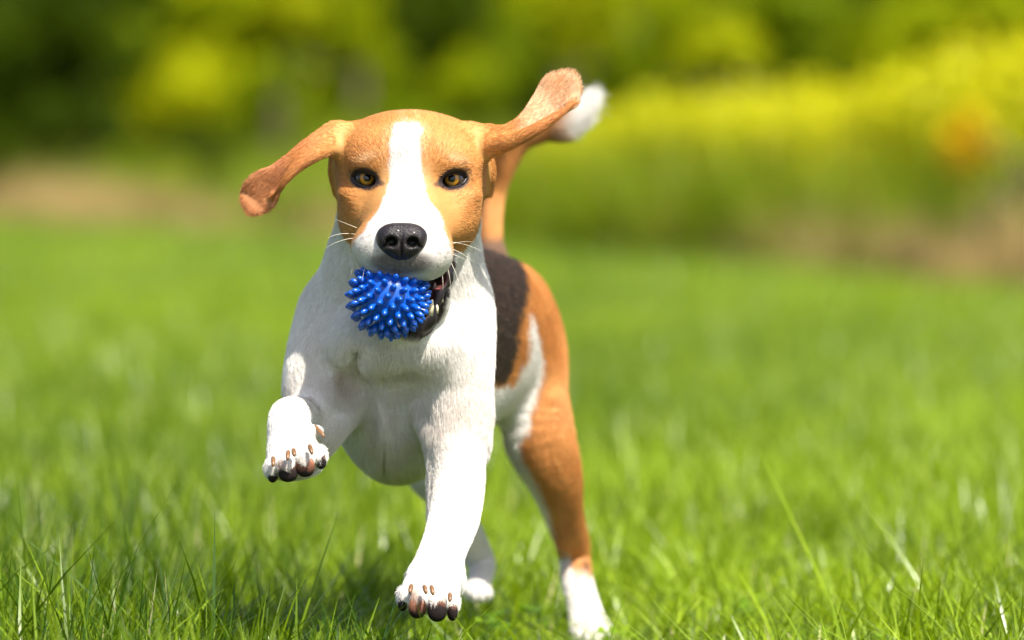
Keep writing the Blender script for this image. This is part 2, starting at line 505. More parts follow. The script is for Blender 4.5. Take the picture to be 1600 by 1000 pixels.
def crown_mesh(kind, seed, rx, ry, rz, n, lobes=9, leaf=.07):
    g = np.random.default_rng(seed)
    Cn, R = [], []
    for k in range(lobes):
        d = g.normal(0, 1, 3); d /= np.linalg.norm(d)
        Cn.append(d * np.array([rx, ry, rz]) * .55); R.append(g.uniform(.38, .6))
    Cn = np.array(Cn); R = np.array(R)
    k = g.integers(0, lobes, n)
    d = g.normal(0, 1, (n, 3)); d /= np.linalg.norm(d, axis=1)[:, None]
    rr = R[k] * (g.uniform(.25, 1, n) ** .5)
    C = Cn[k] + d * rr[:, None] * np.array([rx, ry, rz]) * .9
    A = g.normal(0, 1, (n, 3)); A /= np.linalg.norm(A, axis=1)[:, None]
    B = np.cross(A, d); B /= np.linalg.norm(B, axis=1)[:, None]
    s = leaf * g.uniform(.6, 1.4, (n, 1))
    V = np.stack([C - A * s, C + B * s * .5, C + A * s, C - B * s * .5], 1).reshape(-1, 3)
    me = mesh_from('crown', V, np.arange(n * 4).reshape(-1, 4), LM[kind], False)
    cl = .5 + .5 * vnoise(C, 2.2, seed)
    color_attr(me, 'btint', np.repeat(np.column_stack([np.clip(.7 * cl + .3 * g.uniform(0, 1, n), 0, 1)] * 3), 4, 0))
    return me


def tube(path, radii, sides=8):
    path = np.asarray(path, float); V = []; Fc = []
    n = len(path)
    for i in range(n):
        t = path[min(i + 1, n - 1)] - path[max(i - 1, 0)]; t /= np.linalg.norm(t)
        a = np.array([1, 0, 0]) if abs(t[0]) < .8 else np.array([0, 1, 0])
        u = np.cross(t, a); u /= np.linalg.norm(u); v = np.cross(t, u)
        for k in range(sides):
            an = 2 * PI * k / sides
            V.append(path[i] + radii[i] * (u * math.cos(an) + v * math.sin(an)))
    for i in range(n - 1):
        for k in range(sides):
            k2 = (k + 1) % sides
            Fc.append([i * sides + k, i * sides + k2, (i + 1) * sides + k2, (i + 1) * sides + k])
    Fc.append(list(range(sides))[::-1]); Fc.append(list(range((n - 1) * sides, n * sides)))
    return V, Fc


def join_parts(parts):
    V, Fc = [], []
    for v, f in parts:
        o = len(V); V += list(v); Fc += [[i + o for i in q] for q in f]
    return V, Fc


def tree(px, py_mid, D, rx, rz, kind, label, seed, cat='tree', name='leafy_tree', group=None, n=5200, leaf=.085):
    """crown centred at the measured direction, D metres along the view"""
    c = W(px, py_mid, D)
    gz = float(ground_z(c[0], c[1]))
    e = link(name, None, label=label, cat=cat, group=group, loc=(c[0], c[1], gz))
    g = np.random.default_rng(seed)
    h = c[2] - gz
    parts = []
    pts_ = [np.array([0, 0, -.1]), np.array([g.normal(0, .05), g.normal(0, .05), h * .35]), np.array([g.normal(0, .1), g.normal(0, .1), h * .8]), np.array([0, 0, h + rz * .4])]
    r0 = .035 * (h + rz) + .02
    parts.append(tube(pts_, [r0, r0 * .8, r0 * .5, r0 * .15]))
    for k in range(7):
        a = g.uniform(0, 2 * PI); s = pts_[1] * (1 - k / 7) + pts_[2] * (k / 7)
        en = s + np.array([math.cos(a) * rx * .7, math.sin(a) * rx * .7, rz * g.uniform(.2, .6)])
        parts.append(tube([s, (s + en) / 2 + np.array([0, 0, .08]), en], [r0 * .4, r0 * .25, r0 * .08], 6))
    V, Fc = join_parts(parts)
    link('trunk', mesh_from('trunk', V, Fc, bark), parent=e)
    link('crown', crown_mesh(kind, seed, rx, rx * .9, rz, n, leaf=leaf), parent=e, loc=(0, 0, h))
    return e


G = 'trees and shrubs behind the meadow'
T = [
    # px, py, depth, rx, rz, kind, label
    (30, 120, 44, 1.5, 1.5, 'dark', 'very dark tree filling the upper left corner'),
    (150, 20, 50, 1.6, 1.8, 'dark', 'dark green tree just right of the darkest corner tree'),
    (285, 190, 42, .75, .62, 'lime', 'yellow green round bush low on the left'),
    (385, 70, 46, 1.0, 1.5, 'bright', 'bright green tree above the left ear of the dog'),
    (120, 265, 42, .6, .40, 'mid', 'low mid green shrub below the dark corner tree'),
    (255, 10, 54, 1.3, 1.4, 'mid', 'mid green tree top between dark tree and bright tree'),
    (520, 110, 47, 1.1, 1.6, 'mid', 'mid green tree straight above the dog forehead on the left'),
    (660, 30, 52, 1.2, 1.5, 'dark', 'dark tree behind the top of the dog head'),
    (620, 230, 43, .9, .5, 'mid', 'green shrub hidden partly by the dog head'),
    (760, 150, 45, .9, 1.1, 'mid', 'mid green tree left of the raised ear'),
    (880, 40, 48, 1.0, 1.1, 'bright', 'light green tree above the raised right ear'),
    (990, 90, 46, .8, 1.1, 'mid', 'mid green tree at the left end of the yellow flowers'),
    (1090, 20, 49, 1.0, 1.2, 'bright', 'light green tree behind the yellow flower band'),
    (1250, 0, 50, 1.1, 1.4, 'dark', 'dark tree above the middle of the yellow flower band'),
    (1400, 10, 52, 1.1, 1.2, 'mid', 'mid green tree right of the dark one over the flowers'),
    (1560, -20, 48, 1.5, 1.5, 'bright', 'light green tree in the upper right corner'),
    (330, 300, 41, .5, .3, 'bright', 'small low bright bush at the lawn edge on the left'),
    (200, 300, 41, .4, .35, 'dark', 'small dark shrub beside the dry grass on the left'),
    (1080, 300, 26.5, .42, .33, 'bright', 'green bushy clump in front of the yellow flowers'),
    (420, 150, 44, .5, .45, 'bright', 'light green shrub just above the left ear'),
    (315, 115, 45, .45, .4, 'lime', 'small lime green tree top above the round lime bush'),
    (455, 40, 45, .5, .5, 'lime', 'lime green tree top left of the middle at the upper edge'),
    (570, 50, 45, .4, .5, 'bright', 'light green tree top straight above the dog forehead'),
    (710, 130, 44, .4, .45, 'bright', 'light green shrub behind the head, left of the raised ear'),
    (900, 30, 44, .5, .5, 'lime', 'lime green tree top above the white tail tip'),
    (215, 90, 47, .5, .5, 'mid', 'mid green tree top between dark tree and lime tree top'),
    (1110, 30, 40, .5, .4, 'bright', 'light green tree top above the left end of the flowers'),
    (1350, 75, 34, .6, .4, 'bright', 'light green bush behind the flowers, left of the orange clump'),
    (1510, 40, 34, .7, .4, 'bright', 'light green bush behind the flowers above the orange clump'),
    (1120, 95, 32, .5, .35, 'lime', 'lime green bush at the left third of the flower band'),
    (300, 250, 38.5, .55, .33, 'dark', 'dark shrub just left of the ear tip at the foot of the trees'),
    (130, 215, 39, .6, .38, 'dark', 'dark spreading shrub above the left patch of dry grass'),
    (430, 280, 38, .5, .30, 'mid', 'low mid green shrub at the lawn edge below the left ear'),
    (220, 275, 37.5, .45, .26, 'mid', 'small mid green shrub right of the left patch of dry grass'),
    (-60, 240, 39, .6, .45, 'dark', 'dark shrub cut by the left edge of the picture'),
    (60, 285, 40, .55, .33, 'dark', 'dark low shrub at the lawn edge in the left corner'),
    (500, 250, 41, .6, .5, 'mid', 'mid green shrub left of the dog neck at the lawn edge'),
    (400, 190, 43, .55, .5, 'mid', 'mid green shrub behind the tip of the left ear'),
    (180, 230, 42, .5, .5, 'mid', 'mid green shrub between dark corner shrub and lime bush'),
    (1200, 60, 34, .9, .6, 'mid', 'mid green bush right behind the middle of the yellow flowers'),
    (960, 260, 31, .6, .45, 'bright', 'green shrub right of the dog tail'),
]
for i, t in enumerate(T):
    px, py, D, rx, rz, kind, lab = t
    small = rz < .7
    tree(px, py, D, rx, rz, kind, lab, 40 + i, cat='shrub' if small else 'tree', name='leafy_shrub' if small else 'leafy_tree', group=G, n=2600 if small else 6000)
# second row that closes the view, going on to both sides of the frame
for i in range(15):
    px = -1500 + i * 330
    tree(px + random.uniform(-60, 60), 60, 60 + random.uniform(-2, 4), 2.0, 2.3, ['mid', 'dark', 'dark', 'bright', 'dark'][i % 5],
         'tree of the closed green row far behind the meadow', 90 + i, group='far row of trees', n=6500, leaf=.11)
# closed woodland far off, all round beyond the trees
def far_wood():
    g = np.random.default_rng(900); VV, TT = [], []
    for k in range(150):
        a = math.radians(-100 + 200 * k / 149 + g.normal(0, .6)); r = g.uniform(92, 110)
        n = 420; rx, rz = g.uniform(4, 6.5), g.uniform(4.5, 7.5)
        d = g.normal(0, 1, (n, 3)); d /= np.linalg.norm(d, axis=1)[:, None]
        Cc = d * (g.uniform(.3, 1, (n, 1)) ** .4) * np.array([rx, rx, rz]) + np.array([math.sin(a) * r, math.cos(a) * r, rz * .75])
        A = g.normal(0, 1, (n, 3)); A /= np.linalg.norm(A, axis=1)[:, None]
        B = np.cross(A, d); B /= np.linalg.norm(B, axis=1)[:, None] + 1e-9
        sz = g.uniform(.5, 1.0, (n, 1))
        VV.append(np.stack([Cc - A * sz, Cc + B * sz * .6, Cc + A * sz, Cc - B * sz * .6], 1).reshape(-1, 3))
        TT.append(np.repeat(np.clip(g.uniform(.1, .7) + g.normal(0, .2, n), 0, 1), 4))
    V = np.concatenate(VV); me = mesh_from('far_wood', V, np.arange(len(V)).reshape(-1, 4), LM['mid'], False)
    color_attr(me, 'btint', np.column_stack([np.concatenate(TT)] * 3))
    link('far_wood', me, kind='stuff', label='green woodland closing the view far behind the meadow')


far_wood()
tree(1512, 222, 14.2, .13, .16, 'orange', 'orange flowering clump among the yellow flowers on the right', 77, cat='flower clump', name='flowering_shrub', n=560, leaf=.022)
# slender grey stem left of the head
tree(442, 120, 40, .25, .35, 'mid', 'slender young tree with grey stem above the left ear tip', 78, name='young_tree', n=700, leaf=.06)

# ------------------------------------------------------------------ implicit surfaces (smooth unions of tapered forms) -> one mesh
class Prim:
    """ellipse-section segment a..b (or an ellipsoid when b is None)"""
    def __init__(s, a, b, w, h, u=None, w1=None, h1=None, rot=None, r3=None):
        s.a = np.asarray(a, float)
        if b is None:
            s.kind = 'ell'; s.r = np.asarray(r3, float); s.R = np.eye(3) if rot is None else rot
            m = s.r.max(); s.lo = s.a - m; s.hi = s.a + m
        else:
            s.kind = 'seg'; s.b = np.asarray(b, float)
            s.w0, s.w1, s.h0, s.h1 = w, w1 if w1 is not None else w, h, h1 if h1 is not None else h
            t = s.b - s.a; s.L = np.linalg.norm(t); s.t = t / s.L
            u = np.asarray(u if u is not None else (1, 0, 0), float)
            u = u - s.t * (u @ s.t)
            if np.linalg.norm(u) < 1e-4: u = np.cross(s.t, (0, .3, 1))
            s.u = u / np.linalg.norm(u); s.v = np.cross(s.t, s.u)
            m = max(s.w0, s.w1, s.h0, s.h1); s.lo = np.minimum(s.a, s.b) - m; s.hi = np.maximum(s.a, s.b) + m

    def d(s, P):
        if s.kind == 'ell':
            q = ((P - s.a) @ s.R.T) / s.r
            k0 = np.sqrt((q * q).sum(1)); k1 = np.sqrt(((q / s.r) ** 2).sum(1)) + 1e-9
            return k0 * (k0 - 1) / k1
        p = P - s.a
        al = p @ s.t; c = np.clip(al, 0, s.L); f = c / s.L
        w = s.w0 + (s.w1 - s.w0) * f; h = s.h0 + (s.h1 - s.h0) * f; m = np.minimum(w, h)
        qu = (p @ s.u) / w; qv = (p @ s.v) / h; qe = (al - c) / m
        k0 = np.sqrt(qu * qu + qv * qv + qe * qe); k1 = np.sqrt((qu / w) ** 2 + (qv / h) ** 2 + (qe / m) ** 2) + 1e-9
        return k0 * (k0 - 1) / k1


class Group:
    def __init__(s, name, prims, k=.01, op='add', flow=None, ik=0.0):
        s.name, s.prims, s.k, s.op, s.flow, s.ik = name, prims, k, op, flow, ik
        s.lo = np.min([p.lo for p in prims], 0); s.hi = np.max([p.hi for p in prims], 0)

    def d(s, P, margin=.03):
        D = np.full(len(P), 1.0)
        for p in s.prims:
            i = np.nonzero(np.all((P > p.lo - margin) & (P < p.hi + margin), 1))[0] if margin < 1 else np.arange(len(P))
            if len(i) == 0: continue
            dd = p.d(P[i])
            if s.ik:
                a = D[i]; hh = np.maximum(s.ik - np.abs(a - dd), 0) / s.ik
                D[i] = np.minimum(a, dd) - hh * hh * s.ik * .25
            else: D[i] = np.minimum(D[i], dd)
        return D


def field(groups, P, margin=.03):
    D = np.full(len(P), .5)
    for g in groups:
        i = np.nonzero(np.all((P > g.lo - g.k - margin) & (P < g.hi + g.k + margin), 1))[0]
        if len(i) == 0: continue
        dg = g.d(P[i], margin + g.k)
        a = D[i]
        if g.op == 'sub': a, dg = -a, dg
        h = np.maximum(g.k - np.abs(a - dg), 0) / g.k
        r = np.minimum(a, dg) - h * h * g.k * .25
        D[i] = -r if g.op == 'sub' else r
    return D


def polygonise(groups, lo, hi, h):
    B = 4
    dims = (np.ceil((hi - lo) / (h * B)).astype(int) + 1)
    cx = [lo[a] + (np.arange(dims[a]) * B + (B - 1) / 2) * h for a in range(3)]
    C = np.stack(np.meshgrid(*cx, indexing='ij'), -1).reshape(-1, 3)
    dc = field(groups, C, .05).astype(np.float32)
    act = np.nonzero(np.abs(dc) < h * B * 1.0 + h * 1.5)[0]
    G3 = np.repeat(np.repeat(np.repeat(dc.reshape(dims), B, 0), B, 1), B, 2)
    bi = np.stack(np.unravel_index(act, dims), 1)
    off = np.stack(np.meshgrid(*[np.arange(B)] * 3, indexing='ij'), -1).reshape(-1, 3)
    idx = (bi[:, None, :] * B + off[None]).reshape(-1, 3)
    vals = field(groups, lo + idx * h, .02)
    G3[idx[:, 0], idx[:, 1], idx[:, 2]] = vals
    Sg = G3 < 0
    n = np.array(G3.shape)
    ids, pts, quads = [], [], []
    for ax in range(3):
        s0 = [slice(None)] * 3; s1 = [slice(None)] * 3; s0[ax] = slice(0, -1); s1[ax] = slice(1, None)
        e = np.stack(np.nonzero(Sg[tuple(s0)] != Sg[tuple(s1)]), 1)
        e = e[np.all(e > 0, 1) & np.all(e < n - 1, 1)]
        e2 = e.copy(); e2[:, ax] += 1
        a = G3[e[:, 0], e[:, 1], e[:, 2]]; b = G3[e2[:, 0], e2[:, 1], e2[:, 2]]
        p = e.astype(float); p[:, ax] += a / (a - b)
        o1, o2 = [(1, 2), (2, 0), (0, 1)][ax]
        cells = []
        for (i, j) in ((0, 0), (-1, 0), (-1, -1), (0, -1)):
            c = e.copy(); c[:, o1] += i; c[:, o2] += j
            cells.append((c[:, 0] * n[1] + c[:, 1]) * n[2] + c[:, 2])
        q = np.stack(cells, 1)
        flip = ~(a < 0)
        q[flip] = q[flip][:, ::-1]
        quads.append(q)
        for c in cells: ids.append(c); pts.append(p)
    ids = np.concatenate(ids); pts = np.concatenate(pts)
    uq, inv = np.unique(ids, return_inverse=True)
    cnt = np.bincount(inv)
    V = np.stack([np.bincount(inv, pts[:, a]) / cnt for a in range(3)], 1) * h + lo
    Q = np.searchsorted(uq, np.concatenate(quads))
    N = grad(groups, V, h * .5)
    d = field(groups, V, .02)
    V = V - N * np.clip(d, -h * .6, h * .6)[:, None]
    return V, Q, N


def grad(groups, V, e):
    N = np.stack([field(groups, V + np.eye(3)[a] * e, .02) - field(groups, V - np.eye(3)[a] * e, .02) for a in range(3)], 1)
    return N / (np.linalg.norm(N, axis=1)[:, None] + 1e-12)


def chain(stations, n=4):
    """stations: (px, py, y, half width, half height, u) in measured units -> smooth list of segments"""
    P = np.array([W(s[0], s[1], s[2]) for s in stations])
    A = np.array([[s[3] * S(s[2]), s[4] * S(s[2])] for s in stations])
    U = np.array([s[5] if len(s) > 5 else (1, 0, 0) for s in stations], float)
    X = np.concatenate([P, A, U], 1)
    X = np.concatenate([X[:1] * 2 - X[1:2], X, X[-1:] * 2 - X[-2:-1]])
    out = []
    n *= 2
    m = len(stations)
    for i in range(m - 1):
        p0, p1, p2, p3 = X[i], X[i + 1], X[i + 2], X[i + 3]
        for k in range(n):
            t = k / n
            out.append(.5 * (2 * p1 + (p2 - p0) * t + (2 * p0 - 5 * p1 + 4 * p2 - p3) * t * t + (3 * p1 - p0 - 3 * p2 + p3) * t ** 3))
    out.append(X[m])
    pr = []
    for a, b in zip(out[:-1], out[1:]):
        pr.append(Prim(a[:3], b[:3], max(a[3], .001), max(a[4], .001), (a[5:8] + b[5:8]) / 2, max(b[3], .001), max(b[4], .001)))
    return pr


def E(px, py, y, rx, ry, rz, rot=None):
    """ellipsoid, radii in measured units"""
    s = S(y)
    return Prim(W(px, py, y), None, 0, 0, rot=rot, r3=(rx * s, ry * s, rz * s))


HO = W(639, 281, 0.0)


def H(x, y, z):
    return HO + np.array([x, y, z]) * .001


def HE(x, y, z, rx, ry, rz, rot=None):
    return Prim(H(x, y, z), None, 0, 0, rot=rot, r3=(rx * .001, ry * .001, rz * .001))


def HS(a, b, ra, rb, u=(1, 0, 0)):
    """segment in head millimetres, ra/rb = (half width, half height)"""
    return Prim(H(*a), H(*b), ra[0] * .001, ra[1] * .001, u, rb[0] * .001, rb[1] * .001)


def rotm(ax, deg):
    return np.array(Matrix.Rotation(math.radians(deg), 3, ax))


# ---- the dog's form
EYES = [(-38.6, 0.8), (39.4, 0.2)]
DOG = []
A_ = DOG.append
A_(Group('torso', chain([(628, 560, .16, 132, 178), (668, 545, .24, 118, 168), (725, 530, .33, 103, 145), (776, 520, .42, 86, 120), (794, 528, .48, 72, 108)], 3)))
A_(Group('brisket', [E(622, 640, .185, 88, 150, 116), E(600, 640, .118, 9, 60, 58)], .014, ik=.02))
A_(Group('neck', chain([(645, 300, .085, 92, 90), (637, 370, .085, 112, 100), (629, 440, .10, 127, 106), (621, 505, .118, 138, 110), (616, 550, .135, 132, 98)], 4), .025))
A_(Group('forechest', [E(590, 532, .052, 72, 66, 54), E(655, 536, .052, 56, 60, 50)], .018, ik=.012))
A_(Group('shoulder_l', chain([(527, 500, .12, 52, 60), (499, 560, .10, 50, 58), (492, 610, .09, 47, 52), (502, 640, .085, 42, 44)], 4), .03))
A_(Group('shoulder_r', chain([(700, 470, .12, 54, 60), (712, 540, .085, 56, 60), (717, 610, .075, 52, 54), (716, 670, .075, 46, 46)], 4), .03))
A_(Group('foreleg_l', chain([(515, 620, .09, 33, 40), (490, 655, .07, 30, 36), (463, 652, .02, 32, 32), (452, 655, -.02, 33, 31), (454, 690, -.035, 37, 30), (460, 718, -.045, 44, 27), (462, 732, -.05, 42, 18)], 4), .016))
A_(Group('upperfore_l', chain([(505, 620, .09, 40, 44), (515, 655, .09, 26, 34), (510, 688, .08, 14, 24)], 3), .02))
A_(Group('foreleg_r', chain([(716, 655, .075, 42, 46), (717, 700, .065, 42, 46), (716, 755, .05, 42, 40), (710, 805, .03, 40, 36), (696, 850, .01, 36, 32), (684, 885, -.01, 37, 30), (674, 920, -.03, 44, 27), (670, 940, -.04, 44, 19)], 4), .02))
A_(Group('armpit_fold', chain([(668, 640, .09, 26, 30), (680, 705, .07, 14, 20), (675, 765, .055, 7, 15), (672, 815, .035, 4, 10)], 3), .006))
A_(Group('thigh_r', chain([(795, 500, .46, 52, 84), (823, 556, .445, 56, 84), (837, 622, .43, 50, 72), (843, 685, .41, 55, 58), (866, 745, .425, 43, 46), (880, 800, .46, 31, 36), (893, 845, .505, 26, 30), (897, 872, .515, 23, 27), (902, 910, .495, 24, 23), (912, 950, .475, 26, 22), (922, 985, .455, 30, 22)], 4), .03))
A_(Group('hindfoot_r', [E(924, 988, .435, 32, 50, 20)], .012))
A_(Group('thigh_l', chain([(745, 560, .46, 55, 85), (700, 650, .43, 52, 74), (678, 715, .39, 50, 56), (692, 755, .41, 38, 42), (716, 805, .45, 25, 30), (742, 858, .49, 22, 26), (752, 882, .495, 21, 24), (750, 902, .475, 18, 19), (746, 920, .455, 18, 15)], 4), .03))
A_(Group('hindfoot_l', [E(745, 925, .45, 16, 30, 12)], .012))
A_(Group('tail', chain([(778, 455, .50, 30, 30), (770, 420, .54, 25, 25), (763, 368, .572, 19, 19), (768, 315, .60, 17, 17), (784, 262, .60, 18, 18), (806, 222, .60, 19, 19), (835, 204, .60, 20, 20), (865, 196, .60, 19, 19), (890, 186, .60, 15, 15), (904, 174, .60, 11, 11), (911, 166, .60, 7, 7)], 4), .02))
# head
A_(Group('head', [HE(0, 62, 11, 62, 74, 46), HE(-27, 48, 22, 34, 60, 31), HE(28, 48, 21, 36, 60, 31), HE(0, 50, 23.5, 30, 58, 30),
                  HE(-44, 46, -18, 18, 40, 30), HE(45, 46, -18, 18, 40, 30),
                  HE(-34, 28, -36, 19, 30, 21), HE(34, 26, -38, 19, 30, 25)], .02, ik=.022))
A_(Group('muzzle', [HS((0, 22, -10), (-2, -12, -26), (30, 22), (25, 19)), HS((-2, -12, -26), (-5, -66, -47), (25, 19), (20, 16)),
                    HS((0, 18, -32), (-4, -60, -60), (42, 27), (33, 20)),
                    HE(-24, -44, -60, 25, 34, 21), HE(16, -44, -65, 22.5, 34, 22), HE(-4, -62, -66, 22, 17, 14)], .022, ik=.018))
A_(Group('brow', [HE(-31, 2, 15.5, 18, 12, 9, rotm('Y', -5)), HE(31, 2, 15.5, 18, 12, 9, rotm('Y', 5)),
                  HE(-45, 12, -17, 16, 12, 5, rotm('Y', -25)), HE(46, 12, -18, 16, 12, 5, rotm('Y', 25)),
                  HE(-40, 14, -32, 8, 12, 16, rotm('Y', 20)), HE(43, 13, -32, 8, 12, 17, rotm('Y', -20))], .012, ik=.010))
A_(Group('lids', [HE(x, 12, z, 15.0, 13.2, 13.5) for x, z in EYES], .006))
A_(Group('jaw', [HS((36, 24, -68), (31, 2, -86), (6, 8), (6, 8)), HS((31, 2, -86), (21, -14, -103), (6, 8), (7, 8)),
                 HS((21, -14, -103), (15, -30, -120), (7, 8), (8, 9)), HS((15, -30, -120), (3, -40, -131), (8, 9), (8, 9)),
                 HS((3, -40, -131), (-16, -30, -125), (8, 9), (7, 8)),
                 HS((-16, -30, -125), (-36, 18, -76), (7, 8), (7, 8)),
                 HE(1, -2, -123, 22, 40, 17), HE(2, 30, -104, 34, 34, 30)], .012, ik=.008))
A_(Group('mouth', [HE(-2, -30, -99, 25, 46, 20.5), HE(9, -20, -108, 10, 34, 17), HE(24, -12, -86, 9, 22, 10)], .004, 'sub'))
A_(Group('eye_cut', [HE(x, -1, z - .4, 10.8, 16, 6.6, rotm('Y', -11 if x > 0 else 11).T) for x, z in EYES], .003, 'sub'))
A_(Group('elbow', [E(744, 700, .08, 11, 16, 16), E(650, 902, -.004, 9, 12, 14), E(716, 905, -.004, 8, 12, 14)], .014))
A_(Group('chest_crease', chain([(560, 548, .03, 3, 14), (548, 600, .045, 4, 16), (532, 648, .055, 3, 14)], 3) , .018, 'sub'))
A_(Group('chest_crease', chain([(640, 592, .03, 3, 14), (650, 625, .035, 3, 14), (657, 660, .045, 3, 12)], 3), .016, 'sub'))
A_(Group('chest_crease', chain([(565, 592, .028, 3, 12), (600, 600, .028, 3, 12), (640, 596, .028, 3, 12)], 3), .014, 'sub'))
A_(Group('muscle_line', chain([(868, 640, .36, 3, 14), (862, 700, .355, 3, 14), (878, 760, .37, 3, 10)], 3), .018, 'sub'))
# ears
eu = lambda a, b, c: (a, b, c)
A_(Group('ear_l', chain([(548, 218, .035, 22, 13, eu(.1, .2, 1)), (528, 216, .028, 28, 11, eu(.1, .3, 1)), (507, 221, .02, 21, 10, eu(-.2, .35, 1)), (480, 236, .012, 18, 8, eu(-.5, .3, 1)),
                         (456, 255, .01, 17, 6, eu(-.7, .2, 1)), (435, 274, .012, 20, 5, eu(-.9, 0, .8)), (418, 288, .014, 28, 3.6, eu(-.7, -.1, .7)), (407, 301, .016, 31, 3.2, eu(-.7, -.1, .7)), (400, 313, .018, 28, 3.2, eu(-.7, 0, .7)), (394, 323, .018, 20, 3.2, eu(-.7, 0, .7)), (390, 330, .018, 9, 3, eu(-.7, 0, .7))], 4), .014))
A_(Group('ear_l_roll', chain([(520, 228, .02, 9, 10), (495, 240, .008, 9, 9), (470, 256, .002, 8, 8), (450, 277, 0, 6, 6), (436, 296, .004, 4.5, 4.5), (427, 307, .010, 2, 2)], 4), .008))
A_(Group('ear_l_lap', chain([(528, 236, .05, 12, 12), (523, 268, .055, 9, 12), (528, 298, .06, 7, 10)], 3), .006))
A_(Group('ear_r', chain([(735, 215, .035, 22, 13, eu(-.1, .2, 1)), (757, 221, .028, 28, 11, eu(-.1, .3, 1)), (787, 215, .02, 21, 10, eu(-.2, .3, 1)), (812, 202, .016, 19, 7, eu(-.5, .3, .8)), (830, 188, .018, 21, 5, eu(-.75, .2, .75)),
                         (853, 166, .022, 29, 4.5, eu(-.75, .15, .75)), (872, 146, .022, 35, 4.5, eu(-.75, .1, .75)), (883, 133, .022, 31, 4.5, eu(-.75, .1, .75)), (888, 126, .022, 25, 4.5, eu(-.75, .1, .75)), (893, 119, .022, 16, 4, eu(-.75, .1, .75)), (896, 115, .022, 7, 3, eu(-.75, .1, .75))], 4), .014))
A_(Group('ear_r_roll', chain([(765, 226, .02, 12, 12), (795, 222, .008, 11, 12), (826, 208, .002, 10, 10), (855, 191, .004, 8, 8), (880, 174, .010, 5, 5), (896, 160, .018, 2, 2)], 4), .008))
A_(Group('ear_r_lap', chain([(754, 236, .05, 14, 12), (764, 268, .055, 10, 12), (762, 299, .06, 8, 10)], 3), .006))
# toes: (px, py, y, rx, ry, rz)
TOES = [(426, 732, -.064, 13, 22, 17), (449, 728, -.075, 16, 26, 19), (476, 720, -.075, 16, 26, 19), (499, 712, -.064, 13, 22, 18),
        (632, 932, -.059, 13, 22, 18), (653, 937, -.071, 17, 26, 22), (682, 942, -.071, 17, 26, 22), (705, 941, -.059, 14, 22, 21)]
A_(Group('toes', [E(*t) for t in TOES], .0035, ik=.0015))
A_(Group('dewclaw_l', [E(494, 673, -.03, 10, 12, 8)], .006))
HT = [(905, 992, .40), (918, 996, .395), (933, 996, .395), (946, 992, .40), (734, 925, .41), (742, 928, .405), (751, 928, .405), (759, 925, .41)]
A_(Group('hindtoes', [E(px, py, y, 8, 16, 11) for px, py, y in HT], .005))
NAMES = [g.name for g in DOG]
LO = np.min([g.lo for g in DOG if g.op == 'add'], 0) - .012
HI = np.max([g.hi for g in DOG if g.op == 'add'], 0) + .012
DV, DQ, DN = polygonise(DOG, LO, HI, .0017)
# the irregular lie of muscle and skin away from the face
am = .0009 * smooth(.004, .03, np.linalg.norm(DV - H(0, 20, -20), axis=1) - .085)
DV = DV + DN * (am * (vnoise(DV * np.array([1, 1, .55]), 40, 61)))[:, None]



CL = [((427, 720, -.082), (427, 729, -.088)), ((450, 710, -.094), (449, 719, -.100)), ((459, 706, -.092), (460, 713, -.098)), ((485, 701, -.090), (488, 710, -.096)),
      ((642, 919, -.080), (640, 927, -.086)), ((664, 920, -.092), (666, 928, -.097)), ((675, 921, -.092), (677, 930, -.097)), ((703, 932, -.080), (703, 940, -.086)),
      ((497, 672, -.036), (507, 683, -.044))]

PADS = [(426, 741, -.070, 8, 8, 12), (450, 739, -.084, 15, 8, 13), (477, 728, -.084, 15, 8, 16), (502, 719, -.071, 8, 8, 13),
        (629, 942, -.066, 7, 8, 12), (652, 948, -.082, 14, 8, 17), (683, 953, -.082, 15, 8, 17), (707, 955, -.068, 8, 8, 14)]


# ---- where each point belongs, which way the coat runs and its colour
def weights(P):
    """distance to every additive group"""
    D = np.full((len(P), len(DOG)), .2)
    for j, g in enumerate(DOG):
        if g.op == 'sub': continue
        i = np.nonzero(np.all((P > g.lo - .04) & (P < g.hi + .04), 1))[0]
        if len(i): D[i, j] = g.d(P[i], .045)
    return D


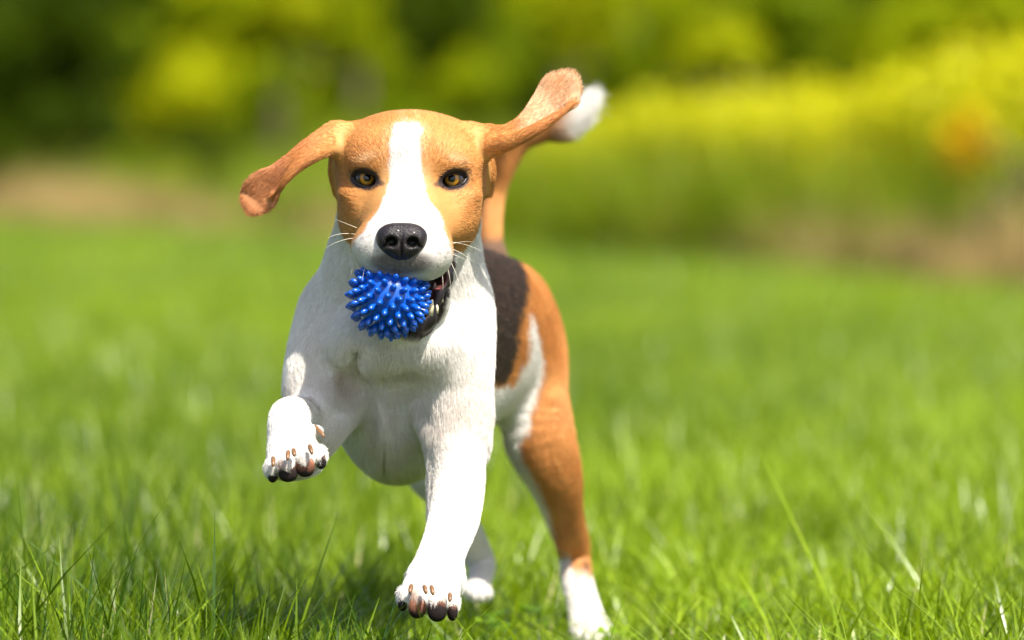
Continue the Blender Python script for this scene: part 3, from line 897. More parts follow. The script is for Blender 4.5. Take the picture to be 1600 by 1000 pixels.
def flow_dirs(P, D):
    w = np.exp(-np.maximum(D, -.004) / .009)
    Fl = np.zeros_like(P)
    nose = H(-4, -85, -45)
    for j, g in enumerate(DOG):
        if g.op == 'sub': continue
        i = np.nonzero(w[:, j] > 1e-4)[0]
        if len(i) == 0: continue
        nm = g.name
        if nm == 'forechest': f = np.stack([(P[i, 0] - HO[0]) * 4.0, np.full(len(i), .1), np.full(len(i), -.9)], 1)
        elif nm in ('head', 'muzzle', 'brow', 'lids', 'jaw'):
            f = P[i] - nose; f = f / np.linalg.norm(f, axis=1)[:, None]; f = f + np.array([0, .3, 0])
            if nm == 'jaw': f = f + np.array([0, .5, -.3])
        elif nm == 'elbow': f = np.tile(np.array([-.1, .1, -1.0]), (len(i), 1))
        elif nm in ('torso', 'brisket'): f = np.tile(np.array([.25, .8, -.5]), (len(i), 1)) if nm == 'torso' else np.tile(np.array([0, .3, -.9]), (len(i), 1))
        elif nm == 'neck':
            cx = W(620, 500, .1)[0]; f = np.stack([(P[i, 0] - cx) * 3.0, np.full(len(i), .3), np.full(len(i), -.9)], 1)
        elif nm in ('toes', 'hindtoes', 'hindfoot_l', 'hindfoot_r', 'dewclaw_l'): f = np.tile(np.array([0, -.8, -.25]), (len(i), 1))
        else:
            f = np.zeros((len(i), 3)); best = np.min([np.linalg.norm(P[i] - (p.a + p.b) / 2, axis=1) for p in g.prims], 0)
            for p in g.prims:
                dd = np.linalg.norm(P[i] - (p.a + p.b) / 2, axis=1)
                f += p.t * np.exp(-(dd ** 2 - best ** 2) / (2 * .016 ** 2))[:, None]
            f /= np.linalg.norm(f, axis=1)[:, None] + 1e-9
        Fl[i] += f * w[i, j][:, None]
    return Fl / (np.linalg.norm(Fl, axis=1)[:, None] + 1e-9)


TAN = np.array([.68, .335, .105]); TAN_D = np.array([.53, .225, .06]); TAN_L = np.array([.84, .60, .35])
WHITE = np.array([.84, .81, .765]); BLACK = np.array([.050, .036, .030]); PINK = np.array([.70, .52, .42])
EAR = np.array([.55, .23, .075]); EAR_IN = np.array([.82, .53, .32]); SKIN_D = np.array([.022, .015, .016])
GUM = np.array([.52, .15, .14])
ix = {n: NAMES.index(n) for n in NAMES}
AX0, AX1 = W(624, 560, .14), W(803, 520, .48)


def mixc(C, c, m):
    return C + (np.asarray(c) - C) * m[:, None]


def coat(P, N, D, jit=0.0):
    n = len(P)
    px, py = proj(P)
    j1 = vnoise(P, 300, 1) * 2.2 + vnoise(P, 90, 2) * 2.5 + jit
    C = np.tile(WHITE, (n, 1))
    head = D[:, [ix['head'], ix['muzzle'], ix['brow'], ix['lids']]].min(1)
    jaw = D[:, ix['jaw']]
    earl = D[:, [ix['ear_l'], ix['ear_l_roll'], ix['ear_l_lap']]].min(1)
    earr = D[:, [ix['ear_r'], ix['ear_r_roll'], ix['ear_r_lap']]].min(1)
    neck = D[:, [ix['neck'], ix['forechest'], ix['shoulder_l'], ix['shoulder_r'], ix['brisket'], ix['foreleg_l'], ix['foreleg_r'], ix['upperfore_l'], ix['armpit_fold'], ix['toes'], ix['elbow']]].min(1)
    torso = D[:, ix['torso']]
    thr = D[:, [ix['thigh_r'], ix['hindfoot_r'], ix['hindtoes']]].min(1); thl = D[:, [ix['thigh_l'], ix['hindfoot_l']]].min(1); tail = D[:, ix['tail']]
    allm = np.stack([head, jaw, np.minimum(earl, earr), neck, torso, thr, thl, tail], 1)
    who = allm.argmin(1)
    # --- neck and chest: white, with skin showing through thin hair; the nape goes tan then black
    k = who == 3
    nape = smooth(.0, .02, P[:, 1] - .135 - .12 * np.clip(.42 - P[:, 2], -.05, .4)) * (P[:, 2] > .30)
    C[k] = mixc(C[k], BLACK * 1.2, nape[k])
    spot = np.exp(-(((px - 545) / 26) ** 2 + ((py - 600) / 24) ** 2)) * .35 + np.exp(-(((px - 530) / 10) ** 2 + ((py - 587) / 9) ** 2)) * .4
    spot += .45 * np.exp(-(((px - 487) / 5) ** 2 + ((py - 622) / 4) ** 2)) + .4 * np.exp(-(((px - 688) / 6) ** 2 + ((py - 672) / 6) ** 2))
    C[k] = mixc(C[k], np.array([.45, .28, .20]), np.clip(spot, 0, 1)[k])
    C[k] = mixc(C[k], PINK * 1.05, (.14 + .14 * vnoise(P, 30, 4))[k] * smooth(560, 620, py)[k] * (P[:, 1] > .02)[k])
    # --- torso: black saddle, white flank, tan over the rump
    xa = AX0[0] + (AX1[0] - AX0[0]) * (P[:, 1] - AX0[1]) / (AX1[1] - AX0[1])
    Pm = P.copy(); Pm[:, 0] = xa + np.abs(P[:, 0] - xa)
    mx_, my_ = proj(Pm)
    mx_ = mx_ + j1; my_ = my_ + j1
    bl = np.interp(my_, [360, 375, 400, 420, 450, 480, 510, 550, 580, 600], [775, 788, 803, 815, 824, 817, 809, 806, 799, 786])
    black = smooth(3, -3, mx_ - bl) * smooth(600, 590, my_)
    black = np.maximum(black, (P[:, 1] < .40) * smooth(400, 385, my_) * (P[:, 1] > .14) * smooth(8, -8, mx_ - bl - 5))
    wl = np.interp(my_, [484, 500, 530, 560, 585, 610, 630, 650, 690], [829, 825, 826, 822, 811, 799, 789, 770, 740])
    wr = np.interp(my_, [484, 500, 530, 560, 585, 610, 630, 650, 676, 690], [829, 834, 841, 847, 848, 841, 832, 828, 826, 812])
    streak = smooth(-2, 2, mx_ - wl) * smooth(2, -2, mx_ - wr) * smooth(482, 490, my_)
    under = smooth(596, 606, my_) * smooth(2, -2, mx_ - wl)
    inner = smooth(676, 690, my_)
    base_t = mixc(np.tile(TAN, (n, 1)), TAN_D, .5 + .5 * vnoise(P, 45, 7))
    base_t = mixc(base_t, WHITE, np.clip(streak + under, 0, 1))
    base_t = mixc(base_t, BLACK, black)
    k = who == 4; C[k] = base_t[k]
    # --- legs behind
    hock = W(895, 868, .5)[2]
    low = smooth(hock + .004, hock - .012, P[:, 2] + .0018 * j1 + .007 * vnoise(P, 60, 41) + .012 * smooth(890, 900, px))
    innr = smooth(6, -6, px - np.interp(py, [640, 690, 740, 800, 860], [775, 800, 828, 858, 868]) + j1)
    leg = mixc(base_t, WHITE * .9, innr * inner)
    leg = mixc(leg, WHITE, low)
    leg = mixc(leg, BLACK, .8 * np.exp(-(((px - 914) / 5) ** 2 + ((py - 880) / 7) ** 2)))
    k = who == 5; C[k] = leg[k]
    k = who == 6; C[k] = WHITE
    up6 = smooth(.20, .24, P[:, 2]); C[k] = mixc(C[k], base_t[k], up6[k])
    # --- tail
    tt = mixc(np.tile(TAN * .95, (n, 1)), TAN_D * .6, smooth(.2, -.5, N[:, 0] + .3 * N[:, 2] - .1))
    tt = mixc(tt, BLACK * 3, smooth(395, 380, py) * 0 + .8 * smooth(372, 392, py))
    tt = mixc(tt, WHITE, smooth(852, 866, px + j1))
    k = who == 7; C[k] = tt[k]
    # --- ears
    et = mixc(np.tile(EAR, (n, 1)), TAN_D, .4 + .4 * vnoise(P, 60, 9))
    et = mixc(et, TAN, smooth(470, 530, px) * smooth(860, 770, px))
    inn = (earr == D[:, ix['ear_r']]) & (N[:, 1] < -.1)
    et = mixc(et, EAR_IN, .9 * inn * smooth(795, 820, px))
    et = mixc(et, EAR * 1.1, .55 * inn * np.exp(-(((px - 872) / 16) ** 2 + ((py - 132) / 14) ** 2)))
    inl = (earl == D[:, ix['ear_l']]) & (N[:, 1] < -.1)
    et = mixc(et, np.array([.62, .27, .14]), .5 * inl * smooth(460, 440, px))
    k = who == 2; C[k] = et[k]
    # --- head
    L_ = np.interp(py, [186, 196, 205, 225, 250, 280, 300, 320, 340, 358, 375, 390, 420], [636, 617, 612, 611, 611, 609, 604, 596, 583, 570, 555, 549, 545])
    R_ = np.interp(py, [186, 196, 205, 225, 250, 280, 300, 320, 340, 358, 375, 390, 420], [642, 657, 661, 655, 657, 660, 664, 677, 689, 695, 701, 708, 712])
    hc = mixc(np.tile(TAN, (n, 1)), TAN_D, .30 + .35 * vnoise(P, 50, 11))
    hc = mixc(hc, TAN_L, .18 * smooth(12, 0, np.minimum(np.abs(px - L_ + 8), np.abs(px - R_ - 8))) * smooth(340, 260, py))
    for ex, ey in ((576, 247), (711, 249)):
        hc = mixc(hc, TAN_L, .65 * np.exp(-(((px - ex) / 16) ** 2 + ((py - ey + (px - ex) * (.3 if ex < 600 else -.3)) / 6) ** 2)))
    bz = smooth(-3, 3, px - L_ + j1) * smooth(3, -3, px - R_ + j1) * smooth(186, 196, py + j1) * (P[:, 1] < .06)
    hc = mixc(hc, WHITE * .90, bz)
    hc = mixc(hc, PINK * .9, .22 * bz * smooth(330, 400, py) * (.5 + .5 * vnoise(P, 90, 19)))
    for (wx, wy) in ((566, 372), (578, 368), (590, 392), (572, 386), (584, 404), (562, 390), (598, 408), (686, 372), (698, 384), (684, 394), (696, 402), (672, 412), (684, 416), (700, 394)):
        hc = mixc(hc, np.array([.22, .17, .15]), .75 * np.exp(-((px - wx) ** 2 + (py - wy) ** 2) / 4.5) * (P[:, 1] < 0))
    for (x, z) in EYES:
        c = H(x, -2, z); q = (P - c) * 1000
        t = math.radians(-11 if x > 0 else 11)
        qx = q[:, 0] * math.cos(t) - q[:, 2] * math.sin(t); qz = q[:, 0] * math.sin(t) + q[:, 2] * math.cos(t)
        sgn = 1 if x > 0 else -1
        r = np.sqrt((qx / 13.2) ** 2 + (qz / 9.4) ** 2)
        hc = mixc(hc, SKIN_D * 1.4, smooth(1.18, .95, r) * (P[:, 1] < .03))
        # tear line towards the nose
        r2 = np.sqrt(((q[:, 0] + sgn * 13) / 5) ** 2 + ((q[:, 2] + 4) / 2.6) ** 2)
        hc = mixc(hc, SKIN_D * 2, .8 * smooth(1.3, .6, r2))
    back = smooth(.10, .14, P[:, 1]); hc = mixc(hc, TAN_D, back)
    # muzzle underside: grey skin round the lips and under the nose
    q = (P - H(-4.5, -76, -70)) * 1000
    r = np.sqrt((q[:, 0] / 25) ** 2 + (q[:, 1] / 18) ** 2 + (q[:, 2] / 11) ** 2)
    spk = .5 + .5 * vnoise(P, 700, 13)
    hc = mixc(hc, np.array([.10, .085, .08]), smooth(1.35, .8, r) * (.75 + .25 * spk))
    md = field([Group('m', DOG[ix['mouth']].prims)], P, .05)
    md = np.where(md > .4, .4, md)
    lip = smooth(.0032, .0012, md) * (P[:, 1] < .03)
    k = who == 0; C[k] = hc[k]
    C[k] = mixc(C[k], SKIN_D * 1.5, lip[k])
    k = who == 1
    jd = np.tile(WHITE, (n, 1))
    zj = (P[:, 2] - HO[2]) * 1000; yj = (P[:, 1] - HO[1]) * 1000
    jd = mixc(jd, SKIN_D * .75, smooth(.019, .013, md))
    inner_m = smooth(.0010, -.0002, md)
    jd = mixc(jd, GUM, inner_m * (.55 + .45 * vnoise(P, 120, 15)))
    C[k] = jd[k]
    k = (md < .0006) & ((who == 0) | (who == 3)); C[k] = GUM * .8
    for a_, b_ in CL:
        dq = np.linalg.norm(P - W(*b_), axis=1)
        C = mixc(C, np.array([.50, .27, .16]), .62 * smooth(.015, .004, dq))
    padm = np.zeros(n)
    for (a_, b_, y_, rx_, ry_, rz_) in PADS:
        q_ = (P - W(a_, b_, y_)) / S(y_) / np.array([rx_, ry_, rz_])
        padm = np.maximum(padm, smooth(1.12, .95, np.sqrt((q_ * q_).sum(1))))
    C = mixc(C, np.array([.16, .09, .06]), padm * .8)
    bare = np.clip(np.maximum(lip * (who == 0), smooth(.013, .009, md) * (who == 1)), 0, 1)
    bare = np.maximum(np.maximum(bare, padm), (md < .001) * 1.0)
    for (x, z) in EYES:
        q = (P - H(x, -2, z)) * 1000
        bare = np.maximum(bare, smooth(1.12, .98, np.sqrt((q[:, 0] / 13) ** 2 + (q[:, 2] / 9.5) ** 2)) * (P[:, 1] < .02))
    q = (P - H(-4.5, -82, -52)) * 1000
    bare = np.maximum(bare, (np.sqrt((q[:, 0] / 23) ** 2 + (q[:, 1] / 12) ** 2 + (q[:, 2] / 15) ** 2) < 1.0) * 1.0)
    C = C * (1 + .05 * vnoise(P, 150, 17))[:, None]
    return np.clip(C, 0, .9), bare, who


D0 = weights(DV)
C0, bare0, who0 = coat(DV, DN, D0)

# materials of the animal
M = Mat('dog_skin_and_undercoat')
a = M.node('ShaderNodeAttribute', attribute_name='coat')
M.link(a.outputs['Color'], M.b.inputs['Base Color'])
M.b.inputs['Roughness'].default_value = .6
M.b.inputs['Specular IOR Level'].default_value = .25
skin_m = M.m
M = Mat('dog_hair')
a = M.node('ShaderNodeAttribute', attribute_name='coat')
M.link(a.outputs['Color'], M.b.inputs['Base Color'])
M.b.inputs['Roughness'].default_value = .5
M.b.inputs['Specular IOR Level'].default_value = .35
tr = M.node('ShaderNodeBsdfTranslucent'); M.link(a.outputs['Color'], tr.inputs['Color'])
ms = M.node('ShaderNodeMixShader'); ms.inputs[0].default_value = .3
M.link(M.b.outputs[0], ms.inputs[1]); M.link(tr.outputs[0], ms.inputs[2]); M.link(ms.outputs[0], M.out.inputs[0])
hair_m = M.m

DB = W(700, 560, .25); DB[2] = 0
dog = link('dog', None, label='white, tan and black beagle bounding over the lawn with a blue ball in its mouth', cat='dog', loc=DB)
INV = Matrix.Translation(-Vector(DB))
me = mesh_from('body', DV - DB, DQ, skin_m)
color_attr(me, 'coat', C0 * .72)  # undercoat colour darkened to stand in for shade between the hairs
body = link('body', me, parent=dog)


# ---- coat of real hairs
def grow_coat(n_h, name='coat'):
    T1 = np.concatenate([DQ[:, [0, 1, 2]], DQ[:, [0, 2, 3]]])
    a, b, c = DV[T1[:, 0]], DV[T1[:, 1]], DV[T1[:, 2]]
    ar = np.linalg.norm(np.cross(b - a, c - a), axis=1)
    dens = ar * np.where(who0[T1[:, 0]] <= 2, 1.5, 1.0)
    dens = dens * (DN[T1[:, 0], 1] < .55)**1 + dens * .35 * (DN[T1[:, 0], 1] >= .55)
    cs = np.cumsum(dens); t = np.searchsorted(cs, rng.uniform(0, cs[-1], n_h))
    r1 = np.sqrt(rng.uniform(0, 1, n_h)); r2 = rng.uniform(0, 1, n_h)
    u, v, w = 1 - r1, r1 * (1 - r2), r1 * r2
    P = a[t] * u[:, None] + b[t] * v[:, None] + c[t] * w[:, None]
    N = DN[T1[t, 0]] * u[:, None] + DN[T1[t, 1]] * v[:, None] + DN[T1[t, 2]] * w[:, None]
    N /= np.linalg.norm(N, axis=1)[:, None]
    D = weights(P)
    C, bare, who = coat(P, N, D, rng.normal(0, 2.4, len(P)))
    keep = rng.uniform(0, 1, n_h) > bare * 1.15
    P, N, D, C, who = P[keep], N[keep], D[keep], C[keep], who[keep]
    Fl = flow_dirs(P, D)
    # swirls and clumps
    sw = np.where(who == 0, .08, np.where(who == 2, .06, .17))[:, None]
    Fl = Fl + sw * np.stack([vnoise(P, 55, 21), vnoise(P, 55, 22), vnoise(P, 55, 23)], 1) + .11 * rng.normal(0, 1, P.shape)
    Tn = Fl - N * (Fl * N).sum(1)[:, None]
    Tn /= np.linalg.norm(Tn, axis=1)[:, None] + 1e-9
    px, py = proj(P)
    Ln = np.choose(who, [.0050, .0050, .0052, .0105, .0085, .0070, .0070, .0095])
    # short on the face bridge, longer on throat, tail tip and chest
    hz = np.exp(-np.maximum(D[:, ix['muzzle']], 0) / .01)
    Ln = np.where(who == 0, Ln * (1 - .45 * hz), Ln)
    legm = np.minimum(D[:, ix['foreleg_l']], D[:, ix['foreleg_r']]) < .004
    Ln = np.where((who == 3) & legm, .0058, Ln)
    Ln = np.where(D[:, ix['toes']] < .004, .0058, Ln)
    Ln = np.where(D[:, ix['dewclaw_l']] < .004, .003, Ln)
    Ln = np.where((who == 7) & (px > 850), .026, Ln)
    Ln = Ln * rng.uniform(.55, 1.25, len(P))
    lift = np.where(who == 7, .36, .15) + np.abs(rng.normal(0, .07, len(P)))
    lift = np.where(who == 2, .17 + np.abs(rng.normal(0, .16, len(P))) ** 1.6 * .7, lift)
    d0 = Tn + N * lift[:, None] * 1.6; d0 /= np.linalg.norm(d0, axis=1)[:, None]
    d1 = Tn + N * (lift * .35)[:, None]; d1 /= np.linalg.norm(d1, axis=1)[:, None]
    K = 4
    pts = np.empty((len(P), K, 3))
    pts[:, 0] = P - N * .0004
    for k in range(1, K):
        f = k / (K - 1); dd = d0 * (1 - f) + d1 * f
        pts[:, k] = pts[:, k - 1] + dd * (Ln / (K - 1))[:, None]
    r0 = np.where(who == 7, .00020, .00017) * rng.uniform(.7, 1.2, len(P))
    rad = r0[:, None] * np.array([1.0, .9, .65, .15])[None]
    # single hairs differ a little in tone
    sp_ = np.where(C[:, 2] > .5, .09, .17)[:, None]
    fl = (C.max(1) < .12) & (rng.uniform(0, 1, len(P)) < .16)
    C[fl] = C[fl] * 2.6 + np.array([.05, .02, .0])
    C = np.clip(C * (1 + sp_ * rng.normal(0, 1, (len(P), 1)).clip(-2, 2)), .004, .93)
    cu = bpy.data.hair_curves.new(name)
    cu.add_curves([K] * len(P))
    cu.attributes['position'].data.foreach_set('vector', (pts - DB).astype(np.float32).ravel())
    ra = cu.attributes.get('radius') or cu.attributes.new('radius', 'FLOAT', 'POINT')
    ra.data.foreach_set('value', rad.astype(np.float32).ravel())
    ca = cu.attributes.new('coat', 'FLOAT_COLOR', 'CURVE')
    ca.data.foreach_set('color', np.concatenate([C, np.ones((len(C), 1))], 1).astype(np.float32).ravel())
    cu.materials.append(hair_m)
    return link('fur', cu, parent=dog, kind='stuff')


import os
HAIRS = 620000
if HAIRS: grow_coat(HAIRS)


# ---- eyes
def sphere_patch(R, amax, nr=10, ns=32):
    """cap of a sphere round -Y, up to the angle amax"""
    V = [(0, -R, 0)]; Fc = []
    for i in range(1, nr + 1):
        a = amax * i / nr
        for k in range(ns):
            b = 2 * PI * k / ns
            V.append((R * math.sin(a) * math.cos(b), -R * math.cos(a), R * math.sin(a) * math.sin(b)))
    for k in range(ns): Fc.append([0, 1 + k, 1 + (k + 1) % ns])
    for i in range(nr - 1):
        for k in range(ns):
            p = 1 + i * ns; q = p + ns
            Fc.append([p + k, q + k, q + (k + 1) % ns, p + (k + 1) % ns])
    return V, Fc


sclera_m = simple_mat('eye_white_dark_edge', (.035, .022, .018), .08, .6, coat=.6)
pupil_m = simple_mat('pupil_black', (.002, .002, .003), .05, .3, coat=.45)
M = Mat('amber_iris')
tc = M.node('ShaderNodeTexCoord'); sx = M.node('ShaderNodeSeparateXYZ'); M.link(tc.outputs['Object'], sx.inputs[0])
an = M.node('ShaderNodeMath', operation='ARCTAN2'); M.link(sx.outputs[0], an.inputs[0]); M.link(sx.outputs[2], an.inputs[1])
cmb = M.node('ShaderNodeCombineXYZ'); M.link(an.outputs[0], cmb.inputs[0])
nz = M.node('ShaderNodeTexNoise', i_Scale=7.0, i_Detail=3.0); M.link(cmb.outputs[0], nz.inputs['Vector'])
rr = M.node('ShaderNodeValToRGB'); rr.color_ramp.elements[0].position = .3; rr.color_ramp.elements[1].position = .7
rr.color_ramp.elements[0].color = (.24, .095, .010, 1); rr.color_ramp.elements[1].color = (.62, .30, .03, 1)
M.link(nz.outputs[0], rr.inputs[0])
ln = M.node('ShaderNodeVectorMath', operation='LENGTH'); mulv = M.node('ShaderNodeVectorMath', operation='MULTIPLY'); mulv.inputs[1].default_value = (1, 0, 1)
M.link(tc.outputs['Object'], mulv.inputs[0]); M.link(mulv.outputs[0], ln.inputs[0])
rm = M.node('ShaderNodeMapRange'); rm.inputs[1].default_value = .0052; rm.inputs[2].default_value = .0068
M.link(ln.outputs['Value'], rm.inputs[0])
mx = M.node('ShaderNodeMix', data_type='RGBA'); mx.inputs[7].default_value = (.015, .008, .005, 1)
M.link(rm.outputs[0], mx.inputs[0]); M.link(rr.outputs[0], mx.inputs[6]); M.link(mx.outputs[2], M.b.inputs['Base Color'])
M.b.inputs['Roughness'].default_value = .12; M.b.inputs['Specular IOR Level'].default_value = .2; M.b.inputs['Coat Weight'].default_value = .45; M.b.inputs['Coat Roughness'].default_value = .02
iris_m = M.m
rim_m = simple_mat('dark_eyelid_skin', (.018, .012, .013), .35, .5)
for (x, z) in EYES:
    R = .0122
    c = H(x, 11.0, z) - DB
    ball = link('eye', mesh_from('eye', *sphere_patch(R, PI * .62, 14, 32), sclera_m), parent=dog, loc=c)
    look = (-.10 if x > 0 else .10) * 0 + 0.0
    ir = link('iris', mesh_from('iris', *sphere_patch(R + .0002, .64, 8, 40), iris_m), parent=ball)
    pu = link('pupil', mesh_from('pupil', *sphere_patch(R + .0004, .27, 5, 28), pupil_m), parent=ball)
    for q in (ir, pu): q.rotation_euler = (math.radians(-5), 0, math.radians(9 if x < 0 else -9))
    # eyelid rim
    t0 = math.radians(-11 if x > 0 else 11); pth = []
    for k in range(41):
        a = 2 * PI * k / 40
        ex = 11.0 * math.cos(a); ez = (5.3 if math.sin(a) > 0 else 6.7) * math.sin(a) * (abs(math.sin(a)) ** .25)
        X = ex * math.cos(t0) + ez * math.sin(t0); Z = -ex * math.sin(t0) + ez * math.cos(t0)
        yy = -math.sqrt(max(13.1 ** 2 - X * X - Z * Z, 4))
        pth.append(np.array([X, yy, Z]) * .001)
    link('eyelid', mesh_from('eyelid', *tube(pth, [.0011] * 41, 8), rim_m), parent=ball)

# ---- nose
NG = [Group('n', [HE(-4.5, -80, -48, 21, 13, 11.5), HE(-14, -83, -52, 11, 12, 11.5), HE(5, -83, -52, 11, 12, 11.5), HE(-4.5, -84, -60, 11, 9, 9)], .006, ik=.007),
      Group('s', [HE(-13.2, -97, -53, 5.4, 10, 4.6, rotm('Y', -15)), HE(5.2, -97, -53.5, 5.4, 10, 4.6, rotm('Y', 15)),
                  HE(-20, -93, -57, 5, 5, 1.3, rotm('Y', 25)), HE(12, -93, -57, 5, 5, 1.3, rotm('Y', -25))], .003, 'sub', ik=.002),
      Group('p', [HE(-4.5, -95, -64, .6, 5, 11)], .003, 'sub')]
nv, nq, nn = polygonise(NG, H(-30, -100, -75), H(21, -62, -32), .0007)
nose_m = simple_mat('wet_nose_leather', (.014, .010, .011), .42, .35, coat=.12, noise=.3, nscale=300, bump=.8, bscale=900)
nose_me = mesh_from('nose', nv - DB, nq, nose_m)
tone = np.zeros(len(nv))  # deep shade inside the nostrils, painted into the nose colour
for cx_, cz_ in ((-13.2, -53), (5.2, -53.5)):
    q = (nv - H(cx_, -90, cz_)) * 1000
    tone = np.maximum(tone, smooth(1.05, .85, np.sqrt((q[:, 0] / 5.6) ** 2 + (q[:, 2] / 4.8) ** 2)))
color_attr(nose_me, 'tone', np.column_stack([tone] * 3))
nt = nose_m.node_tree; nb = nt.nodes['Principled BSDF']; src = nb.inputs['Base Color'].links[0].from_socket
na_ = nt.nodes.new('ShaderNodeAttribute'); na_.attribute_name = 'tone'
nm_ = nt.nodes.new('ShaderNodeMix'); nm_.data_type = 'RGBA'; nm_.inputs[7].default_value = (.0005, .0004, .0004, 1)
nt.links.new(na_.outputs['Fac'], nm_.inputs[0]); nt.links.new(src, nm_.inputs[6]); nt.links.new(nm_.outputs[2], nb.inputs['Base Color'])
link('nose', nose_me, parent=dog)

# ---- tongue, teeth
tg = [Group('t', [HE(4, -4, -113, 18, 30, 8)], .005, ik=.006)]
tv, tq, _ = polygonise(tg, H(-25, -45, -128), H(35, 30, -98), .0012)
link('tongue', mesh_from('tongue', tv - DB, tq, simple_mat('tongue', (.34, .09, .09), .35, .5, coat=.3, noise=.2, bump=.4, bscale=1200)), parent=dog)
tooth_m = simple_mat('tooth_enamel', (.72, .62, .42), .25, .5, coat=.3)
for (a, b, r) in [((19, -36, -118), (21, -37, -104), 3.0), ((24, -24, -116), (25, -25, -109), 2.4), ((28, -10, -107), (28, -11, -100), 2.6), ((12, -41, -121), (12, -42, -115), 1.8), ((6, -43, -122), (6, -44, -117), 1.7)]:
    pth = [H(*a) - DB, H(*[(p * .4 + q * .6) for p, q in zip(a, b)]) - DB, H(*b) - DB]
    link('tooth', mesh_from('tooth', *tube(pth, [r * .001, r * .0008, r * .0003], 10), tooth_m), parent=dog)

# ---- whiskers
wh_m = simple_mat('whisker', (.75, .68, .55), .4, .5)


def bez(a, b, c, n=9):
    return [(1 - t) ** 2 * a + 2 * t * (1 - t) * b + t * t * c for t in np.linspace(0, 1, n)]


WH = [((558, 356, -.045), (540, 349, -.05), (522, 342, -.055)), ((553, 372, -.045), (528, 374, -.05), (505, 390, -.05)), ((556, 366, -.05), (530, 362, -.06), (512, 372, -.07)),
      ((560, 392, -.05), (553, 410, -.06), (548, 430, -.065)), ((575, 404, -.06), (568, 420, -.07), (566, 440, -.075)),
      ((703, 378, -.045), (730, 380, -.05), (758, 395, -.05)), ((704, 388, -.045), (725, 396, -.05), (742, 410, -.055)), ((703, 396, -.045), (722, 402, -.05), (729, 407, -.055)),
      ((702, 405, -.045), (713, 425, -.05), (718, 448, -.055)), ((698, 412, -.05), (703, 430, -.05), (704, 448, -.055)), ((690, 422, -.055), (693, 440, -.06), (692, 455, -.06)),
      ((704, 382, -.045), (720, 376, -.05), (740, 378, -.05))]
for i, (a, b, c) in enumerate(WH):
    link('whisker', mesh_from('whisker', *tube([p - DB for p in bez(W(*a), W(*b), W(*c))], list(np.linspace(.00024, .00005, 9)), 5), wh_m), parent=dog)

# ---- pads and claws
def pad_mat(name, split):
    M = Mat(name)
    tc = M.node('ShaderNodeTexCoord'); sx = M.node('ShaderNodeSeparateXYZ'); M.link(tc.outputs['Generated'], sx.inputs[0])
    nz = M.node('ShaderNodeTexNoise', i_Scale=160.0, i_Detail=5.0); M.link(tc.outputs['Object'], nz.inputs['Vector'])
    ad = M.node('ShaderNodeMath', operation='MULTIPLY_ADD'); ad.inputs[1].default_value = .55
    M.link(nz.outputs[0], ad.inputs[0]); M.link(sx.outputs[2], ad.inputs[2])
    r = M.node('ShaderNodeValToRGB'); e = r.color_ramp.elements
    e[0].position = split * .7; e[0].color = (.014, .008, .007, 1); e[1].position = min(1.0, split * .7 + .36); e[1].color = (.26, .10, .055, 1)
    sc7 = M.node('ShaderNodeMath', operation='MULTIPLY'); sc7.inputs[1].default_value = .7
    M.link(ad.outputs[0], sc7.inputs[0]); M.link(sc7.outputs[0], r.inputs[0]); M.link(r.outputs[0], M.b.inputs['Base Color'])
    v = M.node('ShaderNodeTexVoronoi', i_Scale=1300.0); M.link(tc.outputs['Object'], v.inputs['Vector'])
    bp = M.node('ShaderNodeBump', i_Strength=.6, i_Distance=.0006); M.link(v.outputs['Distance'], bp.inputs['Height']); M.link(bp.outputs[0], M.b.inputs['Normal'])
    M.b.inputs['Roughness'].default_value = .8
    M.b.inputs['Specular IOR Level'].default_value = .25
    return M.m


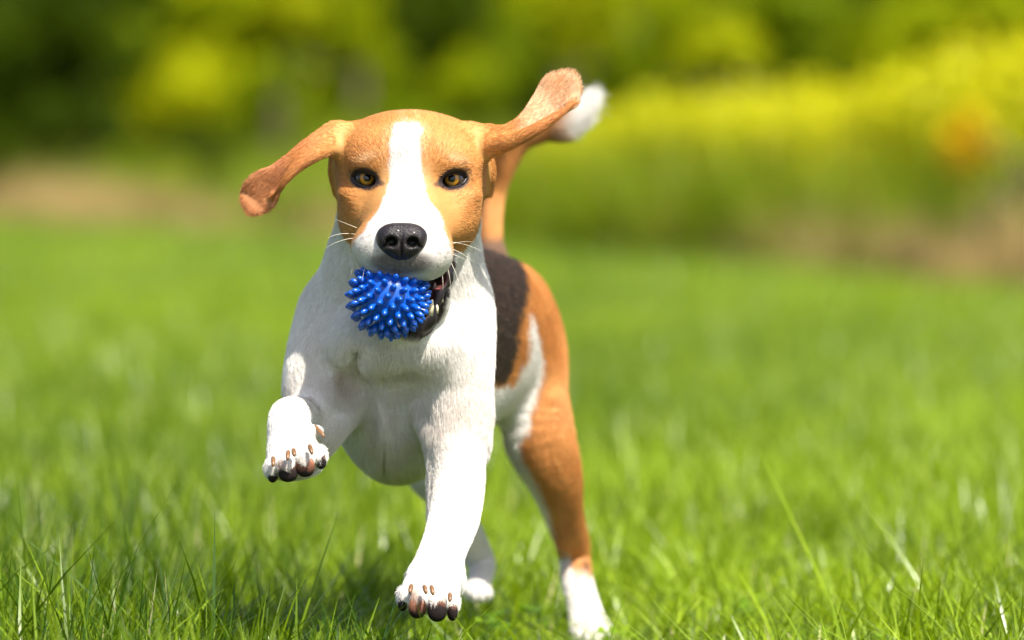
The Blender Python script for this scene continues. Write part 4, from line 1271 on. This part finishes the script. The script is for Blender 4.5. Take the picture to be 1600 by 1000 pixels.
pad_m = pad_mat('black_pad_leather', .93)
padb_m = pad_mat('brown_pad_leather', .5)
claw_m = simple_mat('claw_horn', (.17, .085, .035), .35, .5, noise=.3, nscale=200)
for i, (px, py, y, rx, ry, rz) in enumerate(PADS):
    g_ = [Group('p', [E(px, py, y, rx, ry, rz), E(px, py + rz * .3, y + .005, rx * .95, ry, rz * .8)], .003, ik=.004)]
    pv, pq, _ = polygonise(g_, W(px - rx - 6, py + rz * 1.5 + 6, y - .018), W(px + rx + 6, py - rz - 6, y + .022), .001)
    mt = padb_m if i in (2, 5) else pad_m
    link('paw_pad', mesh_from('paw_pad', pv - DB, pq, mt), parent=dog)
for a, b in CL:
    a = W(*a) - DB; b = W(*b) - DB; m_ = (a + b) / 2 + np.array([0, -.002, .001])
    link('claw', mesh_from('claw', *tube(bez(a + (a - b) * .5, m_, b, 7), [.0018, .0021, .0021, .0020, .0018, .0014, .0008], 10), claw_m), parent=dog)

# ------------------------------------------------------------------ the spiky ball
BR = 58 * S(-.07)
BC = W(607, 465, -.052)
blue = simple_mat('blue_rubber', (.001, .075, .43), .30, .5, coat=.2, noise=.12, nscale=60)
ball = link('spiky_ball', None, label='blue rubber massage ball covered in blunt spikes, held in the dog mouth', cat='ball', loc=BC)


def uv_sphere(R, n=24, m=40):
    return sphere_patch(R, PI, n, m)


link('ball_shell', mesh_from('ball_shell', *uv_sphere(BR * .93), blue), parent=ball)
# blunt bullet shape
prof = [(0, .0030), (.0012, .0029), (.0030, .0030), (.0048, .0029), (.0064, .0024), (.0078, .0016), (.0086, .0007)]
sv, sf = tube([np.array([0, 0, p[0]]) for p in prof], [p[1] for p in prof], 10)
spike = mesh_from('spike', sv, sf, blue)
ns = 160
gold = PI * (3 - math.sqrt(5))
for i in range(ns):
    zz = 1 - 2 * (i + .5) / ns; rr_ = math.sqrt(1 - zz * zz); th = gold * i
    d = Vector((rr_ * math.cos(th), rr_ * math.sin(th), zz))
    d.rotate(Matrix.Rotation(.5, 3, 'X'))
    s = link('spike', spike, parent=ball)
    s.location = d * BR * .915
    s.rotation_euler = d.to_track_quat('Z', 'Y').to_euler()
    s.scale = (1, 1, random.uniform(.92, 1.06))
